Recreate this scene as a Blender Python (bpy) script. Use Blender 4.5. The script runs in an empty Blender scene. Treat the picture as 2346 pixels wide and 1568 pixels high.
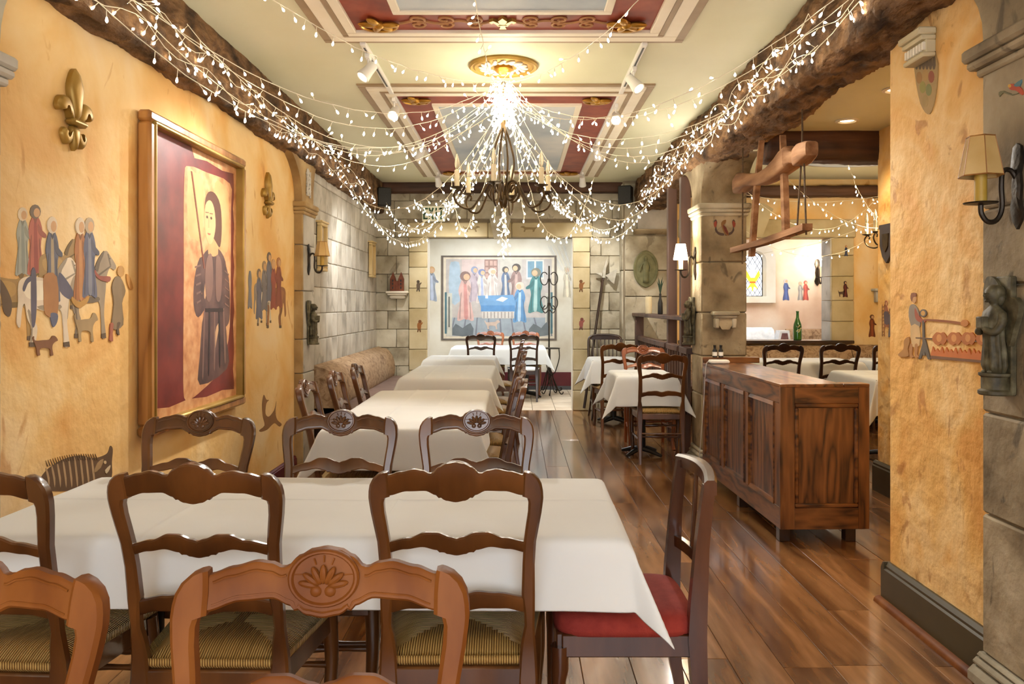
import bpy, math, random
from mathutils import Vector, Matrix, noise
random.seed(7)
PI = math.pi
S = bpy.context.scene
COL = S.collection

# ------------------------------------------------------------------ camera, world, light, exposure
F, CX, CY, CAMZ = 1840.0, 1185.0, 700.0, 1.36          # focal length (px), vanishing point, eye height
cam_d = bpy.data.cameras.new('camera'); cam = bpy.data.objects.new('camera', cam_d); COL.objects.link(cam)
cam.location = (0, 0, CAMZ); cam.rotation_euler = (PI/2, 0, 0)
cam_d.sensor_width = 36; cam_d.lens = F/2346*36
cam_d.shift_x = -(CX-1173)/2346; cam_d.shift_y = (CY-784)/2346
cam_d.clip_start = .05
S.camera = cam
W = bpy.data.worlds.new('world'); S.world = W; W.use_nodes = True
W.node_tree.nodes['Background'].inputs[0].default_value = (.82, .9, 1, 1)
W.node_tree.nodes['Background'].inputs[1].default_value = 2.2
S.view_settings.view_transform = 'Standard'; S.view_settings.look = 'None'
S.view_settings.gamma = 1; S.view_settings.use_curve_mapping = False
S.view_settings.exposure = 0.62
S.cycles.use_light_tree = False; S.cycles.max_bounces = 5; S.cycles.diffuse_bounces = 3; S.cycles.glossy_bounces = 2; S.cycles.transmission_bounces = 2; S.cycles.caustics_reflective = False; S.cycles.caustics_refractive = False
S.cycles.use_adaptive_sampling = True; S.cycles.adaptive_threshold = .04
def light(kind, name, loc, energy, color=(1, .975, .93), size=.1, aim=None, spot=70, blend=.6, size_y=None):
    d = bpy.data.lights.new(name, kind); d.energy = energy; d.color = color
    if kind == 'AREA':
        d.size = size
        if size_y: d.shape = 'RECTANGLE'; d.size_y = size_y
    else: d.shadow_soft_size = size
    if kind == 'SPOT': d.spot_size = math.radians(spot); d.spot_blend = blend
    o = bpy.data.objects.new(name, d); COL.objects.link(o); o.location = loc
    if aim is not None:
        o.rotation_euler = (Vector(aim)-Vector(loc)).to_track_quat('-Z', 'Y').to_euler()
    return o
# daylight through the street windows behind the camera and the alcove rooflight
light('AREA', 'daylight_front_window', (-.1, -1.45, 1.55), 40, (.95, .97, 1), 3.0, (-.1, 5, 1.3), size_y=1.7)
light('AREA', 'daylight_alcove', (-.2, 11.7, 2.56), 50, (.86, .93, 1), 1.6, (-.2, 11.7, 0), size_y=1.2)
light('AREA', 'daylight_garden_room', (3.2, 11.4, 2.56), 32, (.86, .92, 1), 1.6, (3.2, 11.4, 0), size_y=1.2)

# ------------------------------------------------------------------ helpers
def at(px, py, Y): return Vector(((px-CX)*Y/F, Y, CAMZ-(py-CY)*Y/F))          # a point seen at px,py and depth Y
def onx(px, py, X): Y = X*F/(px-CX); return Vector((X, Y, CAMZ-(py-CY)*Y/F))  # the same on the plane x = X
def lin(c):
    return tuple(((v/255)/12.92 if v/255 <= .04045 else ((v/255+.055)/1.055)**2.4) for v in c)+(1,)
MATS = {}
def _n(nt, t, **kw):
    n = nt.nodes.new(t)
    for k, v in kw.items():
        if k in n.inputs.keys() if isinstance(k, str) else False: n.inputs[k].default_value = v
        else: setattr(n, k, v)
    return n
def pbr(name, cols, scale=4, stretch=(1, 1, 1), rough=.6, bump=0, bscale=30, bdist=.01, metal=0, coat=0, rand=0, detail=5, spec=.5, lo=.3, hi=.7, emit=None, estr=0, sheen=0, bstretch=None, dist=0, trans=0, pits=None):
    """cols: list of sRGB colours blended by a noise pattern in object space"""
    if name in MATS: return MATS[name]
    m = bpy.data.materials.new(name); m.use_nodes = True; nt = m.node_tree; b = nt.nodes['Principled BSDF']; L = nt.links.new
    b.inputs['Roughness'].default_value = rough; b.inputs['Metallic'].default_value = metal
    b.inputs['Coat Weight'].default_value = coat; b.inputs['Coat Roughness'].default_value = .12
    b.inputs['Specular IOR Level'].default_value = spec; b.inputs['Sheen Weight'].default_value = sheen
    b.inputs['Transmission Weight'].default_value = trans
    tc = _n(nt, 'ShaderNodeTexCoord')
    def coords(st):
        mp = _n(nt, 'ShaderNodeMapping'); mp.inputs['Scale'].default_value = st; L(tc.outputs['Object'], mp.inputs['Vector']); return mp.outputs[0]
    if rand:
        oi = _n(nt, 'ShaderNodeObjectInfo')
    if len(cols) == 1 and not rand: b.inputs['Base Color'].default_value = lin(cols[0])
    else:
        no = _n(nt, 'ShaderNodeTexNoise'); no.inputs['Scale'].default_value = scale; no.inputs['Detail'].default_value = detail; no.inputs['Distortion'].default_value = dist
        vec = coords(stretch)
        if rand:
            ad = _n(nt, 'ShaderNodeVectorMath', operation='ADD'); cm = _n(nt, 'ShaderNodeCombineXYZ'); mu = _n(nt, 'ShaderNodeMath', operation='MULTIPLY'); mu.inputs[1].default_value = 37
            L(oi.outputs['Random'], mu.inputs[0]); L(mu.outputs[0], cm.inputs[0]); L(mu.outputs[0], cm.inputs[1]); L(mu.outputs[0], cm.inputs[2]); L(vec, ad.inputs[0]); L(cm.outputs[0], ad.inputs[1]); vec = ad.outputs[0]
        L(vec, no.inputs['Vector'])
        r = _n(nt, 'ShaderNodeValToRGB'); e = r.color_ramp.elements; n = len(cols)
        if n == 1: cols = cols*2; n = 2
        e[0].position = lo; e[0].color = lin(cols[0]); e[1].position = hi; e[1].color = lin(cols[-1])
        for i in range(1, n-1):
            x = e.new(lo+(hi-lo)*i/(n-1)); x.color = lin(cols[i])
        L(no.outputs['Fac'], r.inputs[0]); out = r.outputs[0]
        if rand:
            hs = _n(nt, 'ShaderNodeHueSaturation'); mr = _n(nt, 'ShaderNodeMapRange'); mr.inputs[3].default_value = 1-rand; mr.inputs[4].default_value = 1+rand
            L(oi.outputs['Random'], mr.inputs[0]); L(mr.outputs[0], hs.inputs['Value']); L(out, hs.inputs['Color']); out = hs.outputs[0]
        if pits:                                            # weathering: chips and scratches of a darker tone
            pn_ = _n(nt, 'ShaderNodeTexNoise'); pn_.inputs['Scale'].default_value = pits[0]; pn_.inputs['Detail'].default_value = 7; pn_.inputs['Distortion'].default_value = 1.4; L(coords((1, 1, .55)), pn_.inputs['Vector'])
            pr_ = _n(nt, 'ShaderNodeValToRGB'); pe = pr_.color_ramp.elements; pe[0].position = pits[2]; pe[0].color = (0, 0, 0, 1); pe[1].position = pits[2]+.06; pe[1].color = (1, 1, 1, 1); L(pn_.outputs['Fac'], pr_.inputs[0])
            mk = _n(nt, 'ShaderNodeMath', operation='MULTIPLY'); mk.inputs[1].default_value = pits[3]; L(pr_.outputs[0], mk.inputs[0])
            mx_ = _n(nt, 'ShaderNodeMix', data_type='RGBA'); L(mk.outputs[0], mx_.inputs[0]); L(out, mx_.inputs[6]); mx_.inputs[7].default_value = lin(pits[1]); out = mx_.outputs[2]
        L(out, b.inputs['Base Color'])
    if bump:
        nb = _n(nt, 'ShaderNodeTexNoise'); nb.inputs['Scale'].default_value = bscale; nb.inputs['Detail'].default_value = 6
        L(coords(bstretch or stretch), nb.inputs['Vector'])
        bp = _n(nt, 'ShaderNodeBump'); bp.inputs['Strength'].default_value = bump; bp.inputs['Distance'].default_value = bdist
        L(nb.outputs['Fac'], bp.inputs['Height']); L(bp.outputs[0], b.inputs['Normal'])
    if emit:
        b.inputs['Emission Color'].default_value = lin(emit); b.inputs['Emission Strength'].default_value = estr
    MATS[name] = m; return m
def flat(c, rough=.75, **k):
    n = 'paint_%d_%d_%d_%d' % (*c, int(rough*100)); return pbr(n, [tuple(int(v*.94) for v in c), tuple(min(255, int(v*1.05)) for v in c)], scale=9, rough=rough, **k)

class MB:
    def __init__(s): s.v = []; s.f = []; s.uv = None
    def add(s, vs, fs):
        o = len(s.v); s.v += [tuple(p) for p in vs]; s.f += [tuple(i+o for i in f) for f in fs]; return s
    def box(s, x0, x1, y0, y1, z0, z1):
        return s.add([(x, y, z) for z in (z0, z1) for y in (y0, y1) for x in (x0, x1)],
                     [(0, 2, 3, 1), (4, 5, 7, 6), (0, 1, 5, 4), (2, 6, 7, 3), (0, 4, 6, 2), (1, 3, 7, 5)])
    def cbox(s, x0, x1, y0, y1, z0, z1, b=.005):
        c = ((x0+x1)/2, (y0+y1)/2, (z0+z1)/2); h = (abs(x1-x0)/2, abs(y1-y0)/2, abs(z1-z0)/2); b = min(b, min(h)*.9)
        V = []; idx = {}
        for sx in (-1, 1):
            for sy in (-1, 1):
                for sz in (-1, 1):
                    for a in range(3):
                        p = [sx*h[0], sy*h[1], sz*h[2]]
                        for k in range(3):
                            if k != a: p[k] -= (sx, sy, sz)[k]*b
                        idx[(sx, sy, sz, a)] = len(V); V.append([c[k]+p[k] for k in range(3)])
        FS = []
        for a in range(3):
            o = [k for k in range(3) if k != a]
            for sg in (-1, 1):
                q = []
                for (u, w) in ((-1, -1), (1, -1), (1, 1), (-1, 1)):
                    t = [0, 0, 0]; t[a] = sg; t[o[0]] = u; t[o[1]] = w; q.append(idx[(*t, a)])
                if (sg > 0) == (a == 1): q.reverse()
                FS.append(q)
        for a in range(3):                                  # edges along axis a
            o = [k for k in range(3) if k != a]
            for u in (-1, 1):
                for w in (-1, 1):
                    def key(sg, f):
                        t = [0, 0, 0]; t[a] = sg; t[o[0]] = u; t[o[1]] = w; return idx[(*t, f)]
                    q = [key(-1, o[0]), key(1, o[0]), key(1, o[1]), key(-1, o[1])]
                    FS.append(q)
        for k8 in [(x, y, z) for x in (-1, 1) for y in (-1, 1) for z in (-1, 1)]:
            FS.append([idx[(*k8, 0)], idx[(*k8, 1)], idx[(*k8, 2)]])
        return s.add(V, FS)
    def tube(s, pts, r, n=8, cap=True, flat=1.0):
        pts = [Vector(p) for p in pts]; m = len(pts); V = []
        rs = r if isinstance(r, (list, tuple)) else [r]*m
        up = None
        for i, p in enumerate(pts):
            t = (pts[min(i+1, m-1)]-pts[max(i-1, 0)]); t = t.normalized() if t.length > 1e-9 else Vector((0, 0, 1))
            if up is None: up = Vector((0, 0, 1)) if abs(t.z) < .9 else Vector((0, 1, 0))
            a = t.cross(up)
            if a.length < 1e-6: a = t.cross(Vector((1, .3, 0)))
            a.normalize(); b = a.cross(t).normalized(); up = b
            for k in range(n):
                th = 2*PI*k/n; V.append(p+a*math.cos(th)*rs[i]+b*math.sin(th)*rs[i]*flat)
        FS = [(i*n+k, i*n+(k+1) % n, (i+1)*n+(k+1) % n, (i+1)*n+k) for i in range(m-1) for k in range(n)]
        if cap: FS += [tuple(range(n))[::-1], tuple(range((m-1)*n, m*n))]
        return s.add(V, FS)
    def lathe(s, prof, n=20, c=(0, 0, 0), axis='z'):
        V = []
        for r, h in prof:
            for k in range(n):
                a = 2*PI*k/n; u, w = r*math.cos(a), r*math.sin(a)
                p = (u, w, h) if axis == 'z' else ((u, h, w) if axis == 'y' else (h, u, w))
                V.append((c[0]+p[0], c[1]+p[1], c[2]+p[2]))
        m = len(prof)
        FS = [(i*n+k, i*n+(k+1) % n, (i+1)*n+(k+1) % n, (i+1)*n+k) for i in range(m-1) for k in range(n)]
        FS += [tuple(range(n))[::-1], tuple(range((m-1)*n, m*n))]
        return s.add(V, FS)
    def ball(s, c, rx, ry=None, rz=None, n=10, m=6, rot=None):
        ry = ry or rx; rz = rz or rx; V = []; c = Vector(c)
        for i in range(m+1):
            ph = PI*i/m
            for k in range(n):
                a = 2*PI*k/n; p = Vector((rx*math.sin(ph)*math.cos(a), ry*math.sin(ph)*math.sin(a), rz*math.cos(ph)))
                if rot: p = rot @ p
                V.append(c+p)
        return s.add(V, [(i*n+k, (i+1)*n+k, (i+1)*n+(k+1) % n, i*n+(k+1) % n) for i in range(m) for k in range(n)])
    def prism(s, poly, fn, w0, w1):
        """poly of (u,v); fn(u,v,w)->xyz"""
        n = len(poly); V = [fn(u, v, w0) for u, v in poly]+[fn(u, v, w1) for u, v in poly]
        return s.add(V, [tuple(range(n))[::-1], tuple(range(n, 2*n))]+[(i, (i+1) % n, n+(i+1) % n, n+i) for i in range(n)])
    def loft(s, rings, cap=True, closed=True):
        n = len(rings[0]); m = len(rings); V = [p for r in rings for p in r]; kk = n if closed else n-1
        FS = [(i*n+k, i*n+(k+1) % n, (i+1)*n+(k+1) % n, (i+1)*n+k) for i in range(m-1) for k in range(kk)]
        if cap: FS += [tuple(range(n))[::-1], tuple(range((m-1)*n, m*n))]
        return s.add(V, FS)
    def build(s, name, m, parent=None, smooth=False, fix=True, loc=None):
        me = bpy.data.meshes.new(name); me.from_pydata(s.v, [], s.f)
        if s.uv:
            ul = me.uv_layers.new(); 
            for p in me.polygons:
                for li, vi in zip(p.loop_indices, p.vertices): ul.data[li].uv = s.uv(p, me.vertices[vi].co)
        if fix:
            import bmesh
            bm = bmesh.new(); bm.from_mesh(me); bmesh.ops.recalc_face_normals(bm, faces=bm.faces); bm.to_mesh(me); bm.free()
        if m: me.materials.append(m)
        if smooth:
            me.shade_smooth()
            if smooth != 'all': me.set_sharp_from_angle(angle=math.radians(38))
        me.update()
        o = bpy.data.objects.new(name, me); COL.objects.link(o)
        if parent: o.parent = parent
        if loc: o.location = loc
        return o
def obj_of(name, me, parent=None, loc=(0, 0, 0), rot=(0, 0, 0), scale=(1, 1, 1)):
    o = bpy.data.objects.new(name, me); COL.objects.link(o); o.parent = parent; o.location = loc; o.rotation_euler = rot; o.scale = scale; return o
def tag(o, label, cat, group=None):
    o['label'] = label; o['category'] = cat
    if group: o['group'] = group
    return o
def thing(name, label, cat, loc=(0, 0, 0), rz=0, group=None):
    o = bpy.data.objects.new(name, None); COL.objects.link(o); o.location = loc; o.rotation_euler = (0, 0, rz); o.empty_display_size = .05
    return tag(o, label, cat, group)
def struct(o, label=None):
    o['kind'] = 'structure'
    if label: o['label'] = label
    return o
def kids(o): return [c for c in KID.get(o.name, [])]
KID = {}
def index_kids():
    KID.clear()
    for o in COL.objects:
        if o.parent: KID.setdefault(o.parent.name, []).append(o)
def copy_tree(o, parent=None):
    c = o.copy(); COL.objects.link(c); c.parent = parent
    for ch in kids(o): copy_tree(ch, c)
    return c
def crom(P, k=5, closed=True):
    """smooth curve through points"""
    n = len(P); out = []
    rng = range(n) if closed else range(n-1)
    for i in rng:
        g = (lambda j: Vector(P[j % n])) if closed else (lambda j: Vector(P[max(0, min(n-1, j))]))
        a, b, c, d = g(i-1), g(i), g(i+1), g(i+2)
        for t in range(k):
            t /= k; out.append(.5*((2*b)+(c-a)*t+(2*a-5*b+4*c-d)*t*t+(3*b-a-3*c+d)*t**3))
    if not closed: out.append(Vector(P[-1]))
    return out
def lerp(a, b, t): return a+(b-a)*t
def interp(tab, x):
    if x <= tab[0][0]: return tab[0][1]
    for (a, fa), (b, fb) in zip(tab, tab[1:]):
        if x <= b:
            t = (x-a)/(b-a); t = t*t*(3-2*t); return fa+(fb-fa)*t
    return tab[-1][1]

# ------------------------------------------------------------------ materials
M = {}
M['yellow'] = pbr('yellow_plaster', [(228, 170, 92), (236, 192, 120), (242, 209, 150), (245, 219, 174)], scale=1.6, rough=.75, bump=.5, bscale=9, bdist=.02, detail=5, dist=.6, pits=(5, (196, 128, 58), .64, .55))
M['yellow_rough'] = pbr('rough_yellow_plaster', [(224, 162, 80), (235, 185, 106), (242, 204, 140), (233, 178, 98)], scale=2.2, rough=.75, bump=.8, bscale=8, bdist=.03, detail=5, dist=.9, pits=(7, (176, 112, 50), .6, .6))
M['stone'] = pbr('beige_stone', [(134, 124, 102), (170, 160, 136), (192, 184, 162), (206, 200, 180)], scale=3.2, rough=.8, bump=.55, bscale=14, bdist=.014, rand=.07, detail=5, pits=(6, (104, 94, 74), .62, .55))
M['stone_dark'] = pbr('brown_grey_stone', [(104, 90, 66), (140, 124, 96), (166, 150, 120), (184, 170, 142)], scale=3.2, rough=.82, bump=.8, bscale=12, bdist=.02, rand=.07, detail=5, pits=(6, (84, 74, 58), .6, .7))
M['stone_pale'] = pbr('pale_grey_stone', [(148, 142, 130), (180, 174, 162), (200, 195, 184), (212, 208, 198)], scale=2.6, rough=.8, bump=.35, bscale=14, bdist=.01, rand=.06, detail=5, pits=(5, (128, 120, 106), .63, .45))
M['stone_jamb'] = pbr('cream_stone', [(176, 158, 116), (198, 182, 142), (212, 200, 164)], scale=2.6, rough=.8, bump=.25, bscale=14, bdist=.008, rand=.05, detail=7)
M['stone_warm'] = pbr('warm_brown_stone', [(134, 104, 62), (166, 136, 88), (190, 164, 118)], scale=3, rough=.8, bump=.5, bscale=14, bdist=.01, rand=.06, detail=5)
M['mortar'] = pbr('mortar', [(128, 114, 92), (152, 138, 114)], scale=8, rough=.9)
M['alcove'] = pbr('pale_plaster', [(200, 188, 166), (216, 208, 190), (226, 220, 206)], scale=1.8, rough=.8, bump=.2, bscale=10, detail=5)
M['garden'] = pbr('pinkish_plaster', [(206, 172, 144), (220, 196, 172), (228, 214, 196)], scale=1.8, rough=.8, bump=.2, bscale=10, detail=5)
M['ceiling'] = pbr('cream_ceiling_paint', [(216, 214, 180), (225, 223, 194)], scale=1.5, rough=.55)
M['trim_white'] = pbr('cream_moulding', [(236, 226, 204), (242, 234, 216)], scale=6, rough=.5)
M['taupe'] = pbr('taupe_moulding', [(150, 126, 94), (166, 142, 110)], scale=6, rough=.5)
M['red'] = pbr('oxblood_paint', [(118, 42, 24), (144, 58, 34), (158, 74, 46)], scale=6, rough=.55)
M['sky'] = pbr('painted_sky', [(150, 170, 190), (196, 206, 214), (226, 228, 228)], scale=1.4, rough=.6, detail=7)
M['gold'] = pbr('gilt', [(150, 104, 34), (196, 150, 62)], scale=9, rough=.34, metal=.75)
M['gold_dull'] = pbr('dull_gold_paint', [(150, 116, 46), (182, 148, 74)], scale=5, rough=.42, metal=.45)
M['beam'] = pbr('rough_dark_beam', [(50, 34, 22), (96, 70, 46), (140, 106, 72), (86, 60, 40)], scale=8, stretch=(1, .5, 1), rough=.8, spec=.3, bump=1, bscale=18, bdist=.07, detail=9, dist=.5)
M['beam_dark'] = pbr('dark_stained_beam', [(46, 26, 14), (74, 44, 24), (92, 58, 34)], scale=4, stretch=(.25, 3, 3), rough=.6, bump=.5, bscale=10, detail=6)
M['chair'] = pbr('walnut_stain', [(64, 35, 14), (91, 53, 22), (114, 69, 31)], scale=9, stretch=(1, 1, .3), rough=.3, coat=.45, detail=4, rand=.08)
M['chair_honey'] = pbr('honey_stain', [(88, 44, 13), (112, 62, 22), (134, 80, 33)], scale=9, stretch=(1, 1, .25), rough=.5, coat=.0, spec=.16, detail=4)
M['chair_dark'] = pbr('dark_stain_and_backlight', [(30, 18, 12), (48, 28, 18), (62, 38, 26)], scale=9, stretch=(1, 1, .3), rough=.3, coat=.4)  # dark wood; on the alcove chairs it paints in the backlit shade
M['chair_orange'] = pbr('orange_stain', [(120, 58, 22), (150, 80, 34)], scale=9, stretch=(1, 1, .3), rough=.32, coat=.4)
M['mahogany'] = pbr('mahogany_stain', [(54, 27, 14), (80, 43, 22), (98, 57, 30)], scale=8, stretch=(1, 1, .25), rough=.26, coat=.5)
M['post'] = pbr('dark_post_wood', [(62, 42, 34), (88, 62, 50), (104, 76, 62)], scale=6, stretch=(1, 1, .15), rough=.5, rand=.05)
M['iron'] = pbr('wrought_iron', [(34, 28, 22), (60, 50, 38)], scale=14, rough=.42, metal=.6, bump=.2, bscale=50)
M['iron_brown'] = pbr('bronzed_iron', [(60, 46, 28), (98, 78, 48)], scale=14, rough=.4, metal=.65)
M['black'] = pbr('black_plastic', [(18, 18, 18), (30, 30, 30)], scale=9, rough=.4)
M['cloth'] = pbr('white_linen', [(220, 221, 218), (229, 230, 227)], scale=2, rough=.85, bump=.12, bscale=7, bdist=.006, sheen=.2)
M['white'] = pbr('white_plastic', [(232, 230, 224)], rough=.45)
M['candle'] = pbr('ivory_candle', [(222, 206, 164), (234, 220, 184)], scale=9, rough=.5)
M['candle_yellow'] = pbr('yellow_candle_sleeve', [(176, 140, 48), (200, 164, 70)], scale=9, rough=.5)
M['shade'] = pbr('parchment_shade', [(196, 160, 96), (214, 182, 122)], scale=9, rough=.8, bump=.1, bscale=60)
M['bronze'] = pbr('verdigris_bronze', [(52, 46, 30), (88, 80, 56), (124, 116, 88)], scale=9, rough=.6, bump=.3, bscale=30, bdist=.004)
M['seal'] = pbr('green_plaster_seal', [(104, 104, 70), (134, 132, 94)], scale=12, rough=.7)
M['olive'] = pbr('olive_black_paint', [(58, 49, 27), (72, 62, 37)], scale=4, rough=.4)
M['maroon'] = pbr('maroon_paint', [(84, 24, 30), (104, 34, 40)], scale=4, rough=.5)
M['upholstery'] = pbr('brown_brocade', [(122, 94, 66), (160, 130, 98), (186, 158, 124), (138, 104, 74)], scale=14, rough=.8, bump=.4, bscale=16, detail=3, dist=1.2)
M['upholstery_seat'] = pbr('mauve_leather', [(120, 96, 88), (144, 118, 108)], scale=6, rough=.5)
M['upholstery_white'] = pbr('white_brocade_and_seat_sheen', [(196, 200, 202), (226, 228, 230)], scale=14, rough=.75)  # white fabric; on the alcove chairs the white paints in seat reflections
M['redseat'] = pbr('red_dotted_fabric', [(140, 40, 30), (160, 54, 40)], scale=30, rough=.85, bump=.2, bscale=200)
M['tile'] = pbr('sandstone_tile', [(196, 174, 148), (214, 194, 168), (224, 208, 186)], scale=4, rough=.45, rand=.06, bump=.1, bscale=20)
M['glass_green'] = pbr('green_bottle_glass', [(24, 92, 20), (48, 124, 36)], scale=8, rough=.08, coat=.6)
M['wire'] = pbr('clear_wire', [(240, 232, 208)], rough=.4)
M['bulb'] = pbr('lit_fairy_bulb', [(255, 240, 200)], rough=.4, emit=(255, 241, 216), estr=24)
M['bulb_clear'] = pbr('clear_bulb_glass', [(240, 228, 196)], rough=.08, trans=.6)
M['brick_model'] = pbr('terracotta_model', [(96, 46, 26), (124, 66, 40)], scale=20, rough=.7)
M['rope'] = pbr('dark_rope', [(70, 52, 34), (96, 74, 50)], scale=60, rough=.9)
M['yoke'] = pbr('pale_worn_wood', [(104, 70, 42), (146, 104, 70), (176, 134, 96)], scale=7, stretch=(2, .25, 2), rough=.75, spec=.25, bump=.5, bscale=16)

def grain_wood(name, dark, mid, light_, rough, axis, ws=6, coat=.3, rand=0, dist=6, nscale=1.2, stretch=.18):
    """long-grained board: distorted bands running along `axis`"""
    m = bpy.data.materials.new(name); m.use_nodes = True; nt = m.node_tree; b = nt.nodes['Principled BSDF']; L = nt.links.new
    b.inputs['Roughness'].default_value = rough; b.inputs['Coat Weight'].default_value = coat; b.inputs['Coat Roughness'].default_value = .1
    tc = _n(nt, 'ShaderNodeTexCoord'); mp = _n(nt, 'ShaderNodeMapping'); st = [1, 1, 1]; st[axis] = stretch; mp.inputs['Scale'].default_value = st
    L(tc.outputs['Object'], mp.inputs[0]); vec = mp.outputs[0]
    if rand:
        oi = _n(nt, 'ShaderNodeObjectInfo'); mu = _n(nt, 'ShaderNodeMath', operation='MULTIPLY'); mu.inputs[1].default_value = 53
        cm = _n(nt, 'ShaderNodeCombineXYZ'); ad = _n(nt, 'ShaderNodeVectorMath', operation='ADD')
        L(oi.outputs['Random'], mu.inputs[0])
        for k in range(3): L(mu.outputs[0], cm.inputs[k])
        L(vec, ad.inputs[0]); L(cm.outputs[0], ad.inputs[1]); vec = ad.outputs[0]
    no = _n(nt, 'ShaderNodeTexNoise'); no.inputs['Scale'].default_value = nscale*4; no.inputs['Detail'].default_value = 3; L(vec, no.inputs['Vector'])
    wv = _n(nt, 'ShaderNodeMath', operation='MULTIPLY'); wv.inputs[1].default_value = ws; L(no.outputs['Fac'], wv.inputs[0])
    fr = _n(nt, 'ShaderNodeMath', operation='PINGPONG'); fr.inputs[1].default_value = .5; L(wv.outputs[0], fr.inputs[0])
    fine = _n(nt, 'ShaderNodeTexNoise'); fine.inputs['Scale'].default_value = 40; fine.inputs['Detail'].default_value = 4; L(vec, fine.inputs['Vector'])
    mx = _n(nt, 'ShaderNodeMath', operation='ADD'); ml = _n(nt, 'ShaderNodeMath', operation='MULTIPLY'); ml.inputs[1].default_value = .55
    L(fine.outputs['Fac'], ml.inputs[0]); L(fr.outputs[0], mx.inputs[0]); L(ml.outputs[0], mx.inputs[1])
    r = _n(nt, 'ShaderNodeValToRGB'); e = r.color_ramp.elements
    e[0].position = .25; e[0].color = lin(dark); e[1].position = .8; e[1].color = lin(light_); x = e.new(.48); x.color = lin(mid)
    L(mx.outputs[0], r.inputs[0]); out = r.outputs[0]
    if rand:
        hs = _n(nt, 'ShaderNodeHueSaturation'); mr = _n(nt, 'ShaderNodeMapRange'); mr.inputs[3].default_value = 1-rand; mr.inputs[4].default_value = 1+rand
        L(oi.outputs['Random'], mr.inputs[0]); L(mr.outputs[0], hs.inputs['Value']); L(out, hs.inputs['Color']); out = hs.outputs[0]
    L(out, b.inputs['Base Color'])
    bp = _n(nt, 'ShaderNodeBump'); bp.inputs['Strength'].default_value = .12; bp.inputs['Distance'].default_value = .004; L(mx.outputs[0], bp.inputs['Height']); L(bp.outputs[0], b.inputs['Normal'])
    MATS[name] = m; return m
M['floor'] = grain_wood('oiled_oak_board', (90, 56, 30), (124, 83, 47), (152, 107, 66), .22, 1, ws=5, coat=.5, rand=.16, nscale=.8, stretch=.12)
M['oak'] = grain_wood('stained_oak', (56, 29, 11), (108, 64, 29), (136, 86, 43), .34, 2, ws=7, coat=.25, nscale=1.35, stretch=.13)
M['oak_h'] = grain_wood('stained_oak_rail', (56, 29, 11), (108, 64, 29), (136, 86, 43), .34, 1, ws=7, coat=.25, nscale=1.5, stretch=.2)
M['oak_x'] = grain_wood('stained_oak_cross_rail', (56, 29, 11), (108, 64, 29), (136, 86, 43), .34, 0, ws=7, coat=.25, nscale=1.5, stretch=.2)
M['frame_oak'] = grain_wood('golden_oak_frame', (130, 82, 34), (164, 108, 50), (186, 132, 70), .35, 2, ws=5, coat=.3, nscale=1.2, stretch=.1)
def rush_material():
    m = bpy.data.materials.new('rush_weave'); m.use_nodes = True; nt = m.node_tree; b = nt.nodes['Principled BSDF']; L = nt.links.new
    b.inputs['Roughness'].default_value = .45
    uv = _n(nt, 'ShaderNodeUVMap'); w = _n(nt, 'ShaderNodeTexWave'); w.inputs['Scale'].default_value = 12; w.inputs['Distortion'].default_value = .6; w.inputs['Detail'].default_value = 1
    mp = _n(nt, 'ShaderNodeMapping'); mp.inputs['Scale'].default_value = (1, .05, 1); L(uv.outputs[0], mp.inputs[0]); L(mp.outputs[0], w.inputs['Vector'])
    no = _n(nt, 'ShaderNodeTexNoise'); no.inputs['Scale'].default_value = 30; L(mp.outputs[0], no.inputs['Vector'])
    r = _n(nt, 'ShaderNodeValToRGB'); e = r.color_ramp.elements; e[0].color = lin((134, 96, 48)); e[1].color = lin((232, 192, 118)); e[0].position = .1; e[1].position = .75
    mx = _n(nt, 'ShaderNodeMath', operation='MULTIPLY'); L(w.outputs['Fac'], mx.inputs[0]); L(no.outputs['Fac'], mx.inputs[1]); mm = _n(nt, 'ShaderNodeMath', operation='MULTIPLY'); mm.inputs[1].default_value = 1.7; L(mx.outputs[0], mm.inputs[0])
    L(mm.outputs[0], r.inputs[0]); L(r.outputs[0], b.inputs['Base Color'])
    bp = _n(nt, 'ShaderNodeBump'); bp.inputs['Strength'].default_value = .9; bp.inputs['Distance'].default_value = .006; L(w.outputs['Fac'], bp.inputs['Height']); L(bp.outputs[0], b.inputs['Normal'])
    MATS['rush_weave'] = m; return m
M['rush'] = rush_material()

# ------------------------------------------------------------------ THE SETTING
CEIL, LX, BY = 2.93, -1.83, 10.4
# floor: boards running away from the camera, each its own piece
floor = struct(MB().box(-2.1, 5.0, -1.7, 10.45, -.14, -.02).build('floor', M['mortar']))
rf = random.Random(3)
x = LX-.02; col = 0
while x < 4.6:
    w = .19
    y = -1.0-rf.random()*1.2
    while y < BY:
        ln = 1.7+rf.random()*1.2; y0, y1 = max(y, -1.6), min(y+ln, BY)
        if y1-y0 > .05 and not (x > 2.9 and y1 < 6):
            MB().cbox(x+.0008, x+w-.0008, y0+.0008, y1-.0008, -.02, 0, .0018).build('floor_board', M['floor'], floor)
        y += ln
    x += w
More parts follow.
